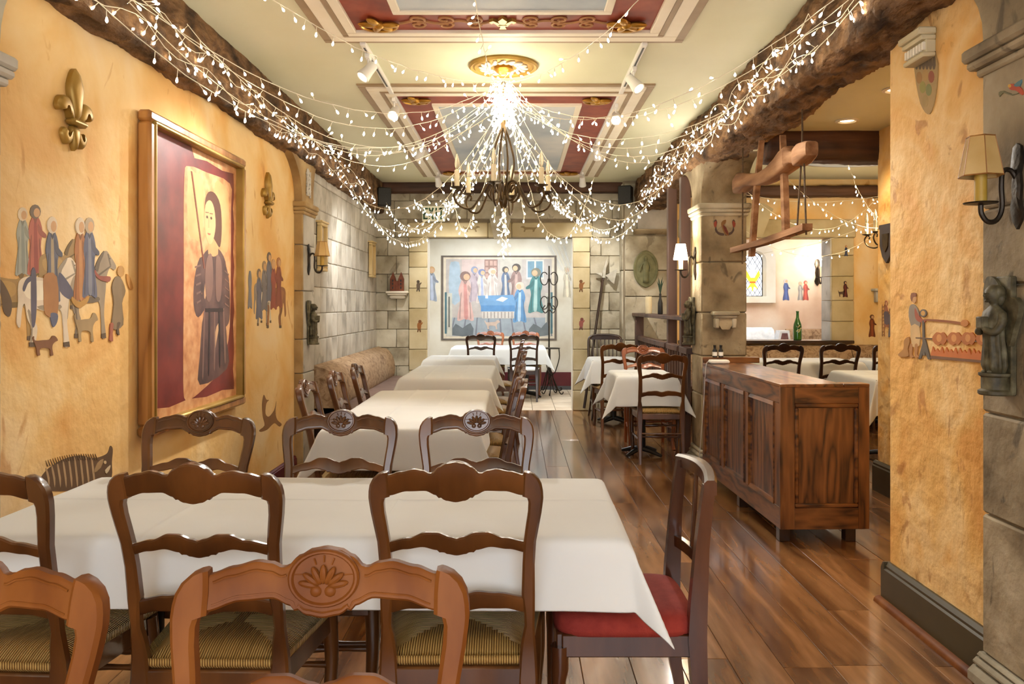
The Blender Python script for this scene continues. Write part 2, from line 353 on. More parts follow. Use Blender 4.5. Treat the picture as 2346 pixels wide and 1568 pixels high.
# walls
wl = struct(MB().box(-2.05, LX, -1.7, 10.6, -.1, 3.0).build('wall_left', M['yellow']))
wb = struct(MB().box(-2.05, -1.16, BY, BY+.2, 0, 3).box(.718, 2.0, BY, BY+.2, 0, 3).box(-1.16, .718, BY, BY+.2, 2.236, 3).build('wall_back', M['mortar']))
wf = struct(MB().box(-2.05, -1.7, -1.7, -1.55, 0, 3).box(1.5, 2.2, -1.7, -1.55, 0, 3).box(-1.7, 1.5, -1.7, -1.55, 0, .65).box(-1.7, 1.5, -1.7, -1.55, 2.45, 3).build('wall_front', M['yellow']))
wr = struct(MB().box(1.7, 1.98, -1.7, 3.66, 0, 3).box(1.98, 2.95, 3.3, 3.5, 0, 3).build('wall_right', M['yellow_rough']))
ws = struct(MB().box(2.65, 2.95, 3.5, 5.9, 0, 3).box(2.95, 4.8, 5.7, 5.9, 0, 3).build('wall_side_room', M['yellow_rough']))
we = struct(MB().box(4.6, 4.8, 5.9, 10.2, 0, 3).build('wall_side_room_far', M['yellow']))
wsb = struct(MB().box(1.95, 2.35, 10.0, 10.25, 0, 3).box(3.9, 4.8, 10.0, 10.25, 0, 3).box(2.35, 3.9, 10.0, 10.25, 2.2, 3).box(2.35, 3.9, 10.0, 10.25, 0, .9).build('wall_side_room_back', M['yellow']))
# window in the front wall, behind the camera
wn = struct(MB().box(-1.7, 1.5, -1.64, -1.6, .65, .71).box(-1.7, 1.5, -1.64, -1.6, 2.39, 2.45).box(-1.7, -1.64, -1.64, -1.6, .71, 2.39).box(1.44, 1.5, -1.64, -1.6, .71, 2.39).box(-.62, -.58, -1.64, -1.6, .71, 2.39).box(.42, .46, -1.64, -1.6, .71, 2.39).build('window_1', M['beam_dark']))
# ceiling
ceil = struct(MB().box(-2.05, 1.7, -1.7, 10.6, CEIL, 3.05).build('ceiling', M['ceiling']))
ceil2 = struct(MB().box(1.7, 4.8, 3.3, 6.0, 2.64, 3.0).box(1.7, 4.8, 6.0, 10.25, CEIL, 3.05).build('ceiling_side_room', M['ceiling']))
# alcove behind the back wall
struct(MB().box(-1.75, 1.35, 10.45, 13.2, -.14, -.012).build('floor_alcove', M['mortar']))
fa = bpy.data.objects['floor_alcove']
for i in range(10):
    for j in range(9):
        x0, y0 = -1.6+i*.3, BY+.03+j*.3
        MB().cbox(x0+.003, x0+.297, y0+.003, y0+.297, -.012, 0, .003).build('floor_tile', M['tile'], fa)
struct(MB().box(-1.75, -1.55, 10.6, 13.2, 0, 2.8).build('wall_alcove_left', M['alcove']))
struct(MB().box(1.1, 1.3, 10.6, 13.2, 0, 2.8).build('wall_alcove_right', M['alcove']))
struct(MB().box(-1.75, 1.3, 12.98, 13.2, 0, 2.8).build('wall_alcove_back', M['alcove']))
struct(MB().box(-1.75, 1.3, 10.6, 13.2, 2.6, 2.8).build('ceiling_alcove', M['alcove']))
bb = MB(); bb.box(-1.55, 1.1, 12.94, 12.98, .06, .26); bb.box(-1.55, 1.1, 12.95, 12.98, .26, .28)
struct(bb.build('baseboard_alcove', M['maroon']))
struct(MB().box(-1.55, 1.1, 12.93, 12.98, 0, .06).build('baseboard_alcove_plinth', pbr('grey_skirting', [(70, 70, 72), (86, 86, 88)], rough=.5)))
# garden room seen through the side-room opening
struct(MB().box(1.5, 5.2, 10.2, 12.9, -.1, 0).build('floor_garden_room', M['tile']))
gw = MB(); WX0, WX1, WZ0, WZ1 = 3.50, 3.96, 1.42, 2.28
gw.box(1.5, WX0, 12.6, 12.85, 0, 2.7).box(WX1, 5.2, 12.6, 12.85, 0, 2.7).box(WX0, WX1, 12.6, 12.85, 0, WZ0).box(WX0, WX1, 12.6, 12.85, WZ1, 2.7)
struct(gw.build('wall_garden_room_back', M['garden']))
struct(MB().box(1.4, 1.6, 10.25, 12.85, 0, 2.7).build('wall_garden_room_left', M['garden']))
struct(MB().box(5.0, 5.2, 10.25, 12.85, 0, 2.7).build('wall_garden_room_right', M['garden']))
struct(MB().box(1.4, 5.2, 10.25, 12.85, 2.6, 2.8).build('ceiling_garden_room', M['alcove']))

# --- stone facings: each block is a piece of its wall
def face_y(parent, y, x0, x1, z0, z1, mat, d=.02, gap=.0025, name='stone_block'):
    return MB().cbox(x0+gap, x1-gap, y-d, y+.004, z0+gap, z1-gap, .007).build(name, mat, parent, smooth=True)
def face_x(parent, xw, s, y0, y1, z0, z1, mat, d=.02, gap=.0025, name='stone_block'):
    a, b = (xw-.004*s, xw+d*s); return MB().cbox(min(a, b), max(a, b), y0+gap, y1-gap, z0+gap, z1-gap, .007).build(name, mat, parent, smooth=True)
CH, CZ = .2375, 2.238
courses = [(CZ+CH*k, CZ+CH*(k+1)) for k in range(-10, 3)]
MB().box(LX, LX+.004, 6.9, BY, 0, CEIL).build('mortar_bed', M['mortar'], wl)
for k, (z0, z1) in enumerate(courses):
    z0 = max(z0, .3); 
    if z1 <= z0: continue
    n = 15; y0 = 6.96
    for i in range(n):
        w = (BY-y0)/n
        face_x(wl, LX, 1, y0+i*w, y0+(i+1)*w, z0, min(z1, CEIL), M['stone_pale'], d=.012, gap=.002)
rb = random.Random(5)
for k, (z0, z1) in enumerate(courses):
    z0 = max(z0, 0)
    if z1 <= z0: continue
    z1 = min(z1, CEIL)
    for a, b in ((LX, -1.40), (.94, 1.34)) if z1 <= 2.25 else ((LX, 1.34),):
        if z0 > 2.2 and z1 < 2.5: segs = [(-1.83, -1.42), (.97, 1.34)]
        else: segs = [(a, b)]
        for a2, b2 in segs:
            off = .24 if k % 2 else .44
            xs = [a2]; t = a2+off
            if b2-a2 < .6: t = a2+(b2-a2)*(.36 if k % 2 else .62)
            while t < b2-.1: xs.append(t); t += .47
            xs.append(b2)
            for u, v in zip(xs, xs[1:]): face_y(wb, BY, u, v, z0, z1, M['stone'])
# cream jamb blocks, lintel and keystone round the alcove opening
jz = [0, .26, .52, .79, 1.05, 1.32, 1.58, 1.85, 2.05, 2.236]
for a, b in ((-1.40, -1.16), (.718, .94)):
    for z0, z1 in zip(jz, jz[1:]): face_y(wb, BY, a, b, z0, z1, M['stone_jamb'], d=.035, gap=.002)
MB().cbox(-1.42, -.38, BY-.04, BY+.01, 2.238, 2.43, .012).build('lintel_block', M['stone_jamb'], wb, smooth=True)
MB().cbox(-.07, .97, BY-.04, BY+.01, 2.238, 2.43, .012).build('lintel_block', M['stone_jamb'], wb, smooth=True)
MB().cbox(-.38, -.07, BY-.025, BY+.01, 2.238, 2.43, .012).build('lintel_block', M['stone_jamb'], wb, smooth=True)
kp = [(-.30, 2.215), (-.14, 2.215), (-.085, 2.47), (-.13, 2.5), (-.22, 2.515), (-.31, 2.5), (-.355, 2.47)]
MB().prism(kp, lambda u, v, w: (u, w, v), BY-.085, BY-.01).build('keystone', M['stone'], wb, smooth=True)
# reveal lining of the opening
for a, b in ((-1.165, -1.155), (.713, .723)):
    MB().box(a, b, BY-.02, BY+.22, 0, 2.24).build('reveal', M['alcove'], wb)
# pier with the seal on the right of the back wall
pier = struct(MB().box(1.34, 2.0, 10.12, BY, 0, 2.95).build('wall_pier', M['mortar']))
for z0, z1 in ((0, .45), (.45, .92), (.92, 1.47), (1.47, 1.80), (1.80, 2.24)):
    face_y(pier, 10.12, 1.35, 1.99, z0, z1, M['stone'], d=.03, gap=.005)
face_y(pier, 10.12, 1.35, 1.99, 2.24, 2.9, M['stone'], d=.01)
face_y(pier, 10.10, 1.50, 1.90, 2.31, 2.62, M['stone_pale'], d=.06, name='stone_panel')
MB().prism([(0, 2.25), (.05, 2.26), (.09, 2.30), (.09, 2.315), (0, 2.315)], lambda u, v, w: (w, 10.11-u, v), 1.46, 1.93).build('stone_shelf', M['stone_dark'], pier, smooth=True)
for z0, z1 in ((0, .92), (.92, 1.8), (1.8, 2.9)):
    face_x(pier, 1.34, -1, 10.13, BY-.02, z0, z1, M['stone'], d=.02)

# --- pilasters, pillar and corbels
def corbel(name, parent, x0, x1, y0, y1, zc, zt, near, far, mat):
    """bracket above a capital that flares along y by near/far"""
    pts = [(y0, zc), ]
    for i in range(9):
        t = i/8; pts.append((y0-near*(1-math.cos(t*PI/2)), zc+.03+(zt-zc-.03)*math.sin(t*PI/2)))
    for i in range(8, -1, -1):
        t = i/8; pts.append((y1+far*(1-math.cos(t*PI/2)), zc+.03+(zt-zc-.03)*math.sin(t*PI/2)))
    pts.append((y1, zc))
    return MB().prism(pts, lambda u, v, w: (w, u, v), x0, x1).build(name, mat, parent, smooth=True)
def capital(parent, x0, x1, y0, y1, z, mat, o=.035):
    m = MB(); m.cbox(x0-o*.4, x1+o*.4, y0-o*.4, y1+o*.4, z-.06, z-.03, .008); m.cbox(x0-o*.8, x1+o*.8, y0-o*.8, y1+o*.8, z-.032, z, .01); m.cbox(x0-o, x1+o, y0-o, y1+o, z-.002, z+.045, .01)
    return m.build('capital', mat, parent, smooth=True)
def shaft(parent, x0, x1, y0, y1, zs, mats):
    for i, (a, b) in enumerate(zip(zs, zs[1:])):
        MB().cbox(x0, x1, y0, y1, a+.0025, b-.0025, .009).build('stone_block', mats[i % len(mats)], parent, smooth=True)
# left far pilaster
pl = struct(MB().box(LX, -1.775, 6.60, 6.94, 0, 2.5).build('wall_pilaster_left', M['mortar']))
zs = [0, .38, .80, 1.08, 1.48, 1.86, 2.13]
for a, b in zip(zs, zs[1:]):
    MB().cbox(LX-.02, -1.762, 6.585, 6.62, a+.003, b-.003, .006).build('stone_block', M['stone_warm'], pl, smooth=True)
    MB().cbox(LX-.02, -1.758, 6.62, 6.955, a+.003, b-.003, .006).build('stone_block', M['stone_pale'], pl, smooth=True)
capital(pl, LX, -1.76, 6.585, 6.96, 2.17, M['stone_warm'])
corbel('corbel', pl, LX-.01, -1.765, 6.59, 6.95, 2.215, 2.62, .62, .2, M['stone_warm'])
# carved scroll relief on the corbel
m = MB(); cc = onx(705, 420, -1.765)
for q in range(26):
    a = q*1.9; m.tube([(cc.x+.008, cc.y+math.cos(a)*.05+t*.02*math.sin(a*1.3), cc.z+(q/26-.5)*.2+math.sin(t*2+a)*.022) for t in (-1, -.5, 0, .5, 1)], .007, 6)
m.build('scroll_relief', M['stone_pale'], pl, smooth=True)
# left near pilaster, at the frame edge
pn = struct(MB().box(LX, -1.775, 2.2, 2.72, 0, 2.5).build('wall_pilaster_near_left', M['mortar']))
shaft(pn, LX-.02, -1.758, 2.2, 2.74, zs, [M['stone_pale']])
capital(pn, LX, -1.76, 2.2, 2.75, 2.17, M['stone_pale'])
corbel('corbel', pn, LX-.01, -1.765, 2.2, 2.74, 2.215, 2.62, .3, .34, M['stone'])
# right near pilaster
pr = struct(MB().box(1.675, 1.9, 2.2, 2.85, 0, 2.5).build('wall_pilaster_right', M['mortar']))
shaft(pr, 1.66, 1.95, 2.1, 2.87, [.12, .62, .98, 1.43, 1.70, 2.2], [M['stone_dark']])
m = MB(); m.cbox(1.62, 1.95, 2.06, 2.91, 0, .07, .02); m.cbox(1.635, 1.95, 2.08, 2.895, .07, .10, .012); m.cbox(1.645, 1.95, 2.09, 2.885, .10, .122, .01); m.build('plinth', M['stone'], pr, smooth=True)
capital(pr, 1.67, 1.95, 2.1, 2.86, 2.235, M['stone_dark'], o=.06)
corbel('corbel', pr, 1.665, 1.95, 2.1, 2.87, 2.28, 2.64, .3, .42, M['stone_dark'])
# free-standing pillar
pp = struct(MB().box(1.54, 1.89, 6.67, 6.99, 0, 2.5).build('wall_pillar', M['mortar']))
shaft(pp, 1.525, 1.9, 6.65, 7.01, [.16, .62, .94, 1.30, 1.72, 2.12], [M['stone_dark']])
m = MB(); m.cbox(1.485, 1.94, 6.61, 7.05, 0, .09, .02); m.cbox(1.5, 1.92, 6.63, 7.03, .09, .13, .015); m.cbox(1.51, 1.91, 6.64, 7.02, .13, .162, .01); m.build('plinth', M['stone'], pp, smooth=True)
capital(pp, 1.525, 1.9, 6.65, 7.01, 2.16, M['stone'])
corbel('corbel', pp, 1.525, 1.9, 6.66, 7.0, 2.205, 2.56, .42, .42, M['stone_dark'])

# --- rough beams
def rough_beam(name, x0, x1, y0, y1, z0, z1, mat, amp=.03, ny=150, nx=30, seed=0, along='y'):
    per = []
    n4 = nx//4
    c = [(x0, z1), (x0, z0), (x1, z0), (x1, z1)]
    for e in range(4):
        a, b = c[e], c[(e+1) % 4]
        for i in range(n4): per.append((lerp(a[0], b[0], i/n4), lerp(a[1], b[1], i/n4)))
    rings = []
    cx, cz = (x0+x1)/2, (z0+z1)/2
    for j in range(ny+1):
        y = lerp(y0, y1, j/ny); r = []
        for u, v in per:
            p = Vector((u*3+seed, y*1.6, v*3))
            d = noise.fractal(p*1.0, 1, 2.1, 5)*amp+noise.fractal(p*5, 1, 2.2, 3)*amp*.45+noise.noise(p*15)*amp*.28
            du, dv = u-cx, v-cz; l = max(1e-6, math.hypot(du, dv)); 
            rr = 1-.10*(abs(du/(x1-x0)*2)*abs(dv/(z1-z0)*2))**3       # round the corners a little
            uu, vv = cx+du*rr+du/l*d, min(cz+dv*rr+dv/l*d, z1+.02)
            r.append((uu, y, vv) if along == 'y' else (y, uu, vv))
        rings.append(r)
    return struct(MB().loft(rings).build(name, mat, smooth='all'))
rough_beam('trim_beam_left', LX-.06, -1.715, -1.5, BY-.03, 2.55, CEIL+.03, M['beam'], amp=.025, ny=420, nx=48, seed=2)
rough_beam('trim_beam_right', 1.487, 1.86, -1.5, BY-.1, 2.53, CEIL+.03, M['beam'], amp=.045, ny=420, nx=72, seed=9)
rough_beam('trim_beam_back', BY-.17, BY-.01, -1.74, 1.5, 2.80, CEIL+.02, M['beam_dark'], amp=.012, ny=60, seed=4, along='x')
rough_beam('trim_beam_side_room', 5.88, 6.1, 1.84, 2.9, 2.42, 2.66, M['beam_dark'], amp=.015, ny=40, seed=6, along='x')
rough_beam('trim_beam_side_room_back', 9.8, 9.98, 1.95, 4.6, 2.69, 2.83, M['beam_dark'], amp=.015, ny=60, seed=8, along='x')

# --- ceiling panels with mouldings and painted borders
def frame_ring(m, x0, x1, y0, y1, w, z0, z1):
    m.cbox(x0, x1, y0, y0+w, z0, z1, .004); m.cbox(x0, x1, y1-w, y1, z0, z1, .004)
    m.cbox(x0, x0+w, y0+w, y1-w, z0, z1, .004); m.cbox(x1-w, x1, y0+w, y1-w, z0, z1, .004)
def scroll(cx, cy, r, turns, sgn, start, z, tubes, ax):
    P = []
    for i in range(26):
        t = i/25; a = start+sgn*t*turns*2*PI; rr = r*(1-.8*t); P.append((cx+math.cos(a)*rr, cy+math.sin(a)*rr))
    tubes.append(P)
def ceiling_panel(n, y0, y1, label, scrolls):
    cxp, z = -.08, CEIL
    root = struct(MB().box(cxp-.83, cxp+.83, y0+.22, y1-.22, z-.012, z+.01).build('trim_ceiling_panel_%d' % n, M['red']), label)
    x0, x1 = cxp-1.06, cxp+1.06
    m = MB(); frame_ring(m, x0, x1, y0, y1, .055, z-.012, z+.01); m.build('outer_band', M['taupe'], root, smooth=True)
    m = MB(); frame_ring(m, x0+.055, x1-.055, y0+.055, y1-.055, .085, z-.022, z+.01); m.build('moulding', M['trim_white'], root, smooth=True)
    m = MB(); frame_ring(m, x0+.14, x1-.14, y0+.14, y1-.14, .035, z-.026, z+.01); m.build('inner_band', M['taupe'], root, smooth=True)
    m = MB(); frame_ring(m, x0+.175, x1-.175, y0+.175, y1-.175, .055, z-.032, z+.01); m.build('inner_moulding', M['trim_white'], root, smooth=True)
    m = MB(); frame_ring(m, cxp-.58, cxp+.58, y0+.51, y1-.51, .045, z-.03, z+.005); m.build('picture_moulding', M['trim_white'], root, smooth=True)
    MB().box(cxp-.54, cxp+.54, y0+.55, y1-.55, z-.02, z-.011).build('painted_sky', M['sky'], root)
    # gilt bows in the corners
    for sx in (-1, 1):
        for yy, sy in ((y0+.36, 1), (y1-.36, -1)):
            g = MB(); c = Vector((cxp+sx*.68, yy, z-.03))
            for a in (0, .9, 1.9, 3.3, 4.3):
                d = Vector((math.cos(a), math.sin(a)*.9, 0)); g.ball(c+d*.06, .055, .026, .016, 10, 6, Matrix.Rotation(a, 3, 'Z'))
            g.ball(c, .03, .03, .024)
            g.tube([c+Vector((math.cos(t)*.10*sx, math.sin(t)*.09, -.004)) for t in [i*.3 for i in range(12)]], .009, 6)
            g.build('gilt_ornament', M['gold'], root, smooth=True)
    if scrolls:
        yb = y1-.37; T = []
        for sx in (-1, 1):
            for k in range(3):
                xx = cxp+sx*(.13+.155*k)
                scroll(xx+sx*.03, yb-.035, .055, 1.2, sx, PI/2, z, T, 0); scroll(xx+sx*.03, yb+.045, .05, 1.2, -sx, -PI/2, z, T, 0)
            T.append([(cxp+sx*(.07+t*.5), yb+.02*math.sin(t*14)) for t in [i/30 for i in range(31)]])
        m = MB()
        for P in T: m.tube([(p[0], p[1], z-.016) for p in P], .008, 5)
        m.build('painted_scrolls', flat((176, 128, 84)), root, smooth=True)
        m = MB(); c = (cxp, yb)
        for P in ([(0, .09), (.025, .04), (.012, -.01), (-.012, -.01), (-.025, .04)], [(.012, 0), (.05, .05), (.075, .03), (.06, 0), (.05, .02), (.03, -.02)], [(-.012, 0), (-.05, .05), (-.075, .03), (-.06, 0), (-.05, .02), (-.03, -.02)], [(-.03, -.02), (.03, -.02), (.03, -.035), (-.03, -.035)], [(-.012, -.035), (.012, -.035), (.02, -.08), (-.02, -.08)]):
            m.prism([(c[0]+u, c[1]-v) for u, v in P], lambda u, v, w: (u, v, w), z-.03, z-.011)
        m.build('fleur_ornament', M['gold_dull'], root, smooth=True)
    return root
ceiling_panel(1, .72, 4.77, 'red bordered painted ceiling panel nearest the camera', True)
ceiling_panel(2, 5.68, 9.75, 'red bordered painted ceiling panel beyond the chandelier', True)
# side-room ceiling oval and crack-like panel joints
sp = struct(MB().lathe([(.46, CEIL-.03), (.46, CEIL-.015), (.40, CEIL-.008), (.40, CEIL+.01)], 40, (3.6, 8.6, 0)).build('trim_ceiling_oval', M['taupe'], smooth=True))
sp.scale = (1.25, .8, 1); sp.location = (3.6-3.6*1.25, 8.6*.2, 0)
MB().lathe([(.41, CEIL-.034), (.41, CEIL-.02)], 40, (3.6, 8.6, 0)).build('painted_sky', M['sky'], sp)

# --- baseboards
def base_x(name, xw, s, y0, y1, h, t, mat):
    P = [(0, 0), (t, 0), (t, h*.82), (t*.75, h*.86), (t*.8, h*.92), (t*.35, h), (0, h)]
    return struct(MB().prism(P, lambda u, v, w: (xw+u*s, w, v), y0, y1).build(name, mat, smooth=True))
base_x('baseboard_right', 1.7, -1, 2.87, 3.66, .19, .03, M['olive'])
bo = bpy.data.objects['baseboard_right']
P = [(0, 0), (.03, 0), (.028, .012), (.018, .022), (0, .026)]
MB().prism(P, lambda u, v, w: (1.67-u, w, v), 2.9, 3.70).build('shoe_moulding', M['chair_honey'], bo, smooth=True)
struct(MB().prism([(0, 0), (.03, 0), (.03, .16), (.01, .19), (0, .19)], lambda u, v, w: (w, 3.66+u, v), 1.67, 1.98).build('baseboard_right_return', M['olive'], smooth=True))
base_x('baseboard_side_room', 2.65, -1, 3.52, 5.93, .22, .03, M['olive'])
base_x('baseboard_left', LX, 1, -1.5, 6.58, .13, .025, M['maroon'])

# --- side-room opening: stone surround, sill and keystone
MB().cbox(2.0, 4.2, 9.955, 10.02, 2.2, 2.43, .012).build('lintel_block', M['stone_jamb'], wsb, smooth=True)
MB().prism([(2.78, 2.2), (3.02, 2.2), (3.16, 2.55), (3.05, 2.62), (2.75, 2.62), (2.64, 2.55)], lambda u, v, w: (u, w, v), 9.91, 10.01).build('keystone', M['stone_jamb'], wsb, smooth=True)
for a, b in ((2.1, 2.35), (3.9, 4.18)):
    for z0, z1 in zip((.9, 1.16, 1.42, 1.72, 1.98), (1.16, 1.42, 1.72, 1.98, 2.2)):
        face_y(wsb, 10.0, a, b, z0, z1, M['stone_jamb'], d=.035, gap=.002)
        if b > 3: MB().cbox(3.885, 3.905, 9.97, 10.26, z0+.002, z1-.002, .004).build('reveal_block', M['stone_pale'], wsb, smooth=True)
MB().cbox(2.0, 4.16, 9.90, 10.28, .885, .925, .006).build('window_sill', M['chair_dark'], wsb, smooth=True)
# --- garden-room stained-glass window
w2 = MB(); cxw, hw = (WX0+WX1)/2, (WX1-WX0)/2
def arch_pts(hw, z0, zs, n=14): return [(cxw+hw, z0)]+[(cxw+hw*math.cos(PI*i/n), zs+hw*math.sin(PI*i/n)) for i in range(n+1)]+[(cxw-hw, z0)]
inner, outer = arch_pts(.165, 1.50, 2.05), arch_pts(.30, 1.40, 2.05)
w2.loft([[(u, 12.52, v) for u, v in outer], [(u, 12.56, v) for u, v in inner], [(u, 12.84, v) for u, v in arch_pts(.155, 1.5, 2.05)]], cap=False, closed=True)
for (u, v), (u2, v2) in zip(outer, outer[1:]+outer[:1]): w2.add([(u, 12.52, v), (u2, 12.52, v2), (u2, 12.62, v2), (u, 12.62, v)], [(0, 1, 2, 3)])
win = struct(w2.build('window_2', M['alcove'], smooth=True))
glassm = pbr('leaded_glass', [(226, 230, 232), (236, 238, 240)], rough=.25, emit=(236, 242, 255), estr=.9)
MB().prism(arch_pts(.16, 1.5, 2.05), lambda u, v, w: (u, w, v), 12.74, 12.745).build('glass_pane', glassm, win)
ld = MB()
for k in range(-14, 30):
    for sg in (-1, 1):
        P = []
        for i in range(40):
            v = 1.5+i*.018; u = cxw+sg*((v-1.5)*.62)+k*.075-(.3 if sg > 0 else -.3)
            if abs(u-cxw) < .158 and (v < 2.05 or math.hypot(u-cxw, v-2.05) < .158): P.append((u, 12.735, v))
        if len(P) > 1: ld.tube(P, .0035, 4)
ld.tube([(u, 12.735, v) for u, v in arch_pts(.156, 1.505, 2.05)]+[(cxw+.156, 12.735, 1.505)], .008, 5)
ld.build('lead_lattice', M['iron'], win)
yel = pbr('yellow_glass', [(240, 200, 40)], rough=.3, emit=(255, 214, 60), estr=.8)
ob_ = pbr('orange_glass', [(200, 90, 40)], rough=.3, emit=(230, 110, 50), estr=.6)
for P, mm in (([(0, 2.02), (.05, 1.9), (.035, 1.8), (-.035, 1.8), (-.05, 1.9)], glassm), ([(.03, 1.8), (.1, 1.92), (.12, 1.84), (.06, 1.74), (-.06, 1.74), (-.12, 1.84), (-.1, 1.92), (-.03, 1.8)], yel), ([(-.05, 1.74), (.05, 1.74), (.05, 1.71), (-.05, 1.71)], ob_), ([(-.03, 1.71), (.03, 1.71), (.09, 1.62), (.02, 1.66), (0, 1.56), (-.02, 1.66), (-.09, 1.62)], yel)):
    MB().prism([(cxw+u, v) for u, v in P], lambda u, v, w: (u, w, v), 12.728, 12.733).build('coloured_pane', mm, win)
# --- dark timber screen under the right beam, between pillar and back wall
scr = struct(MB().cbox(1.44, 1.60, 7.0, 10.09, 1.225, 1.265, .006).build('trim_timber_screen', M['post'], smooth=True), 'dark timber rail screen with posts beside the stone pillar')
for y in (8.05, 7.42): MB().cbox(1.505, 1.595, y-.045, y+.045, 0, 2.545, .006).build('post', M['post'], scr, smooth=True)
MB().cbox(1.46, 1.56, 9.9, 9.99, 0, 1.225, .006).build('post', M['post'], scr, smooth=True)
for y0, y1 in ((7.03, 7.37), (7.47, 8.0), (8.1, 9.9)):
    MB().cbox(1.48, 1.56, y0, y1, .93, .985, .005).build('rail', M['post'], scr, smooth=True)
    MB().cbox(1.48, 1.56, y0, y1, .40, .45, .005).build('rail', M['post'], scr, smooth=True)
    n = max(2, int((y1-y0)/.115))
    for i in range(n):
        yy = y0+(i+.5)*(y1-y0)/n; MB().cbox(1.505, 1.535, yy-.016, yy+.016, .45, .93, .004).build('baluster', M['post'], scr)

# ------------------------------------------------------------------ FURNITURE
def lean(z):
    return -.05*((.45-z)/.45)**1.5 if z < .45 else -.19*(z-.45)-.06*max(0, z-.7)
CREST_T = [(0, .963), (.02, .960), (.042, .950), (.056, .937), (.062, .935), (.08, .942), (.10, .945), (.135, .938), (.168, .929)]
CREST_B = [(0, .864), (.025, .868), (.038, .876), (.0385, .869), (.046, .881), (.075, .892), (.12, .890), (.168, .878)]
SLAT_T = [(0, .770), (.012, .774), (.05, .786), (.075, .786), (.12, .770), (.18, .757)]
SLAT_B = [(0, .727), (.025, .731), (.036, .738), (.038, .731), (.05, .741), (.085, .748), (.13, .741), (.18, .729)]
LOW_T = [(0, .622), (.05, .632), (.1, .627), (.18, .612)]
LOW_B = [(0, .578), (.06, .588), (.12, .586), (.18, .572)]
def bow(x): return -.016*(1-(x/.18)**2)
def slat(tt, bt, hw, t=.02, n=56, bevel=.004):
    m = MB(); rings = []
    for i in range(n+1):
        x = -hw+2*hw*i/n; a, b = interp(tt, abs(x)), interp(bt, abs(x)); e = min(bevel, (a-b)*.3)
        y = lambda z: lean(z)+bow(x)
        rings.append([(x, y(b)-t/2+e, b), (x, y(b)+t/2-e, b), (x, y(b)+t/2, b+e), (x, y(a)+t/2, a-e), (x, y(a)+t/2-e, a), (x, y(a)-t/2+e, a), (x, y(a)-t/2, a-e), (x, y(b)-t/2, b+e)])
    return m.loft(rings)
POST = [(0, .170, .198), (.1, .168, .199), (.25, .164, .201), (.40, .156, .206), (.46, .160, .203), (.50, .164, .200), (.54, .172, .197), (.575, .170, .198), (.62, .164, .198), (.70, .166, .197), (.76, .169, .200), (.80, .174, .207), (.835, .179, .213), (.86, .180, .216), (.871, .177, .217), (.875, .165, .217), (.89, .165, .216), (.905, .165, .213), (.92, .166, .205), (.931, .167, .193), (.936, .168, .182)]
def post(sgn, t=.032):
    rings = []
    for z, a, b in POST:
        y = lean(z); e = .006
        r = [(a, y-t/2+e, z), (a+e, y-t/2, z), (b-e, y-t/2, z), (b, y-t/2+e, z), (b, y+t/2-e, z), (b-e, y+t/2, z), (a+e, y+t/2, z), (a, y+t/2-e, z)]
        rings.append([(sgn*p[0], p[1], p[2]) for p in r])
    return MB().loft(rings)
def seat_mesh(wb=.175, wf=.225, y0=.0, y1=.405, zt=.478, th=.05, n=22):
    m = MB(); V = []
    rows = []
    for j in range(n+1):
        v = j/n; row = []
        for i in range(n+1):
            u = i/n; hw = lerp(wb, wf, v)
            dx, dy = min(u, 1-u)*2, min(v, 1-v)*2
            ed = min(dx, dy); z = zt-.014*(1-min(1, ed*2.2))**2*2.4-.006*min(1, abs(dx-dy)*-1+1)*.6
            row.append(((u*2-1)*hw, lerp(y0, y1, v), z))
        rows.append(row)
    V = [p for r in rows for p in r]; N = n+1
    FS = [(j*N+i, j*N+i+1, (j+1)*N+i+1, (j+1)*N+i) for j in range(n) for i in range(n)]
    rim = [j*1 for j in range(N)]+[j*N+n for j in range(1, N)]+[n*N+i for i in range(n-1, -1, -1)]+[j*N for j in range(n-1, 0, -1)]
    c = Vector((0, (y0+y1)/2, 0)); k = len(V); R = len(rim)
    for off, dz in ((.010, .020), (.010, .038), (-.006, .052)):
        for q in rim:
            p = Vector(V[q]); d = Vector((p.x, p.y-c.y, 0)); d = Vector((math.copysign(1, d.x) if abs(d.x)/wf > .93*abs(d.y)/.2 else 0, math.copysign(1, d.y) if abs(d.y)/.2 >= .93*abs(d.x)/wf else 0, 0))
            V.append((p.x+d.x*off, p.y+d.y*off, zt-dz))
    for lv in range(3):
        for q in range(R):
            a = rim[q] if lv == 0 else k+(lv-1)*R+q; b = rim[(q+1) % R] if lv == 0 else k+(lv-1)*R+(q+1) % R
            FS.append((a, b, k+lv*R+(q+1) % R, k+lv*R+q))
    FS.append(tuple(k+2*R+q for q in range(R)))
    m.add(V, FS)
    def uv(p, co):
        ce = p.center; horiz = abs(ce.y-c.y)/.2 > abs(ce.x)/lerp(wb, wf, .5)
        return (co.x*4, co.y) if horiz else (co.y*4, co.x)
    m.uv = uv; return m
def shell():
    """scallop-shell medallion on the front of the crest"""
    z0 = .922; y0 = lean(z0)+bow(0)+.006; m = MB()
    m.lathe([(.052, 0), (.053, .009), (.050, .013), (.047, .013), (.044, .009), (.0, .0095)], 36, (0, y0, 0), 'y')
    m.v = [(x, y-.19*z*.8, z0+z*.79) for x, y, z in m.v]; return m
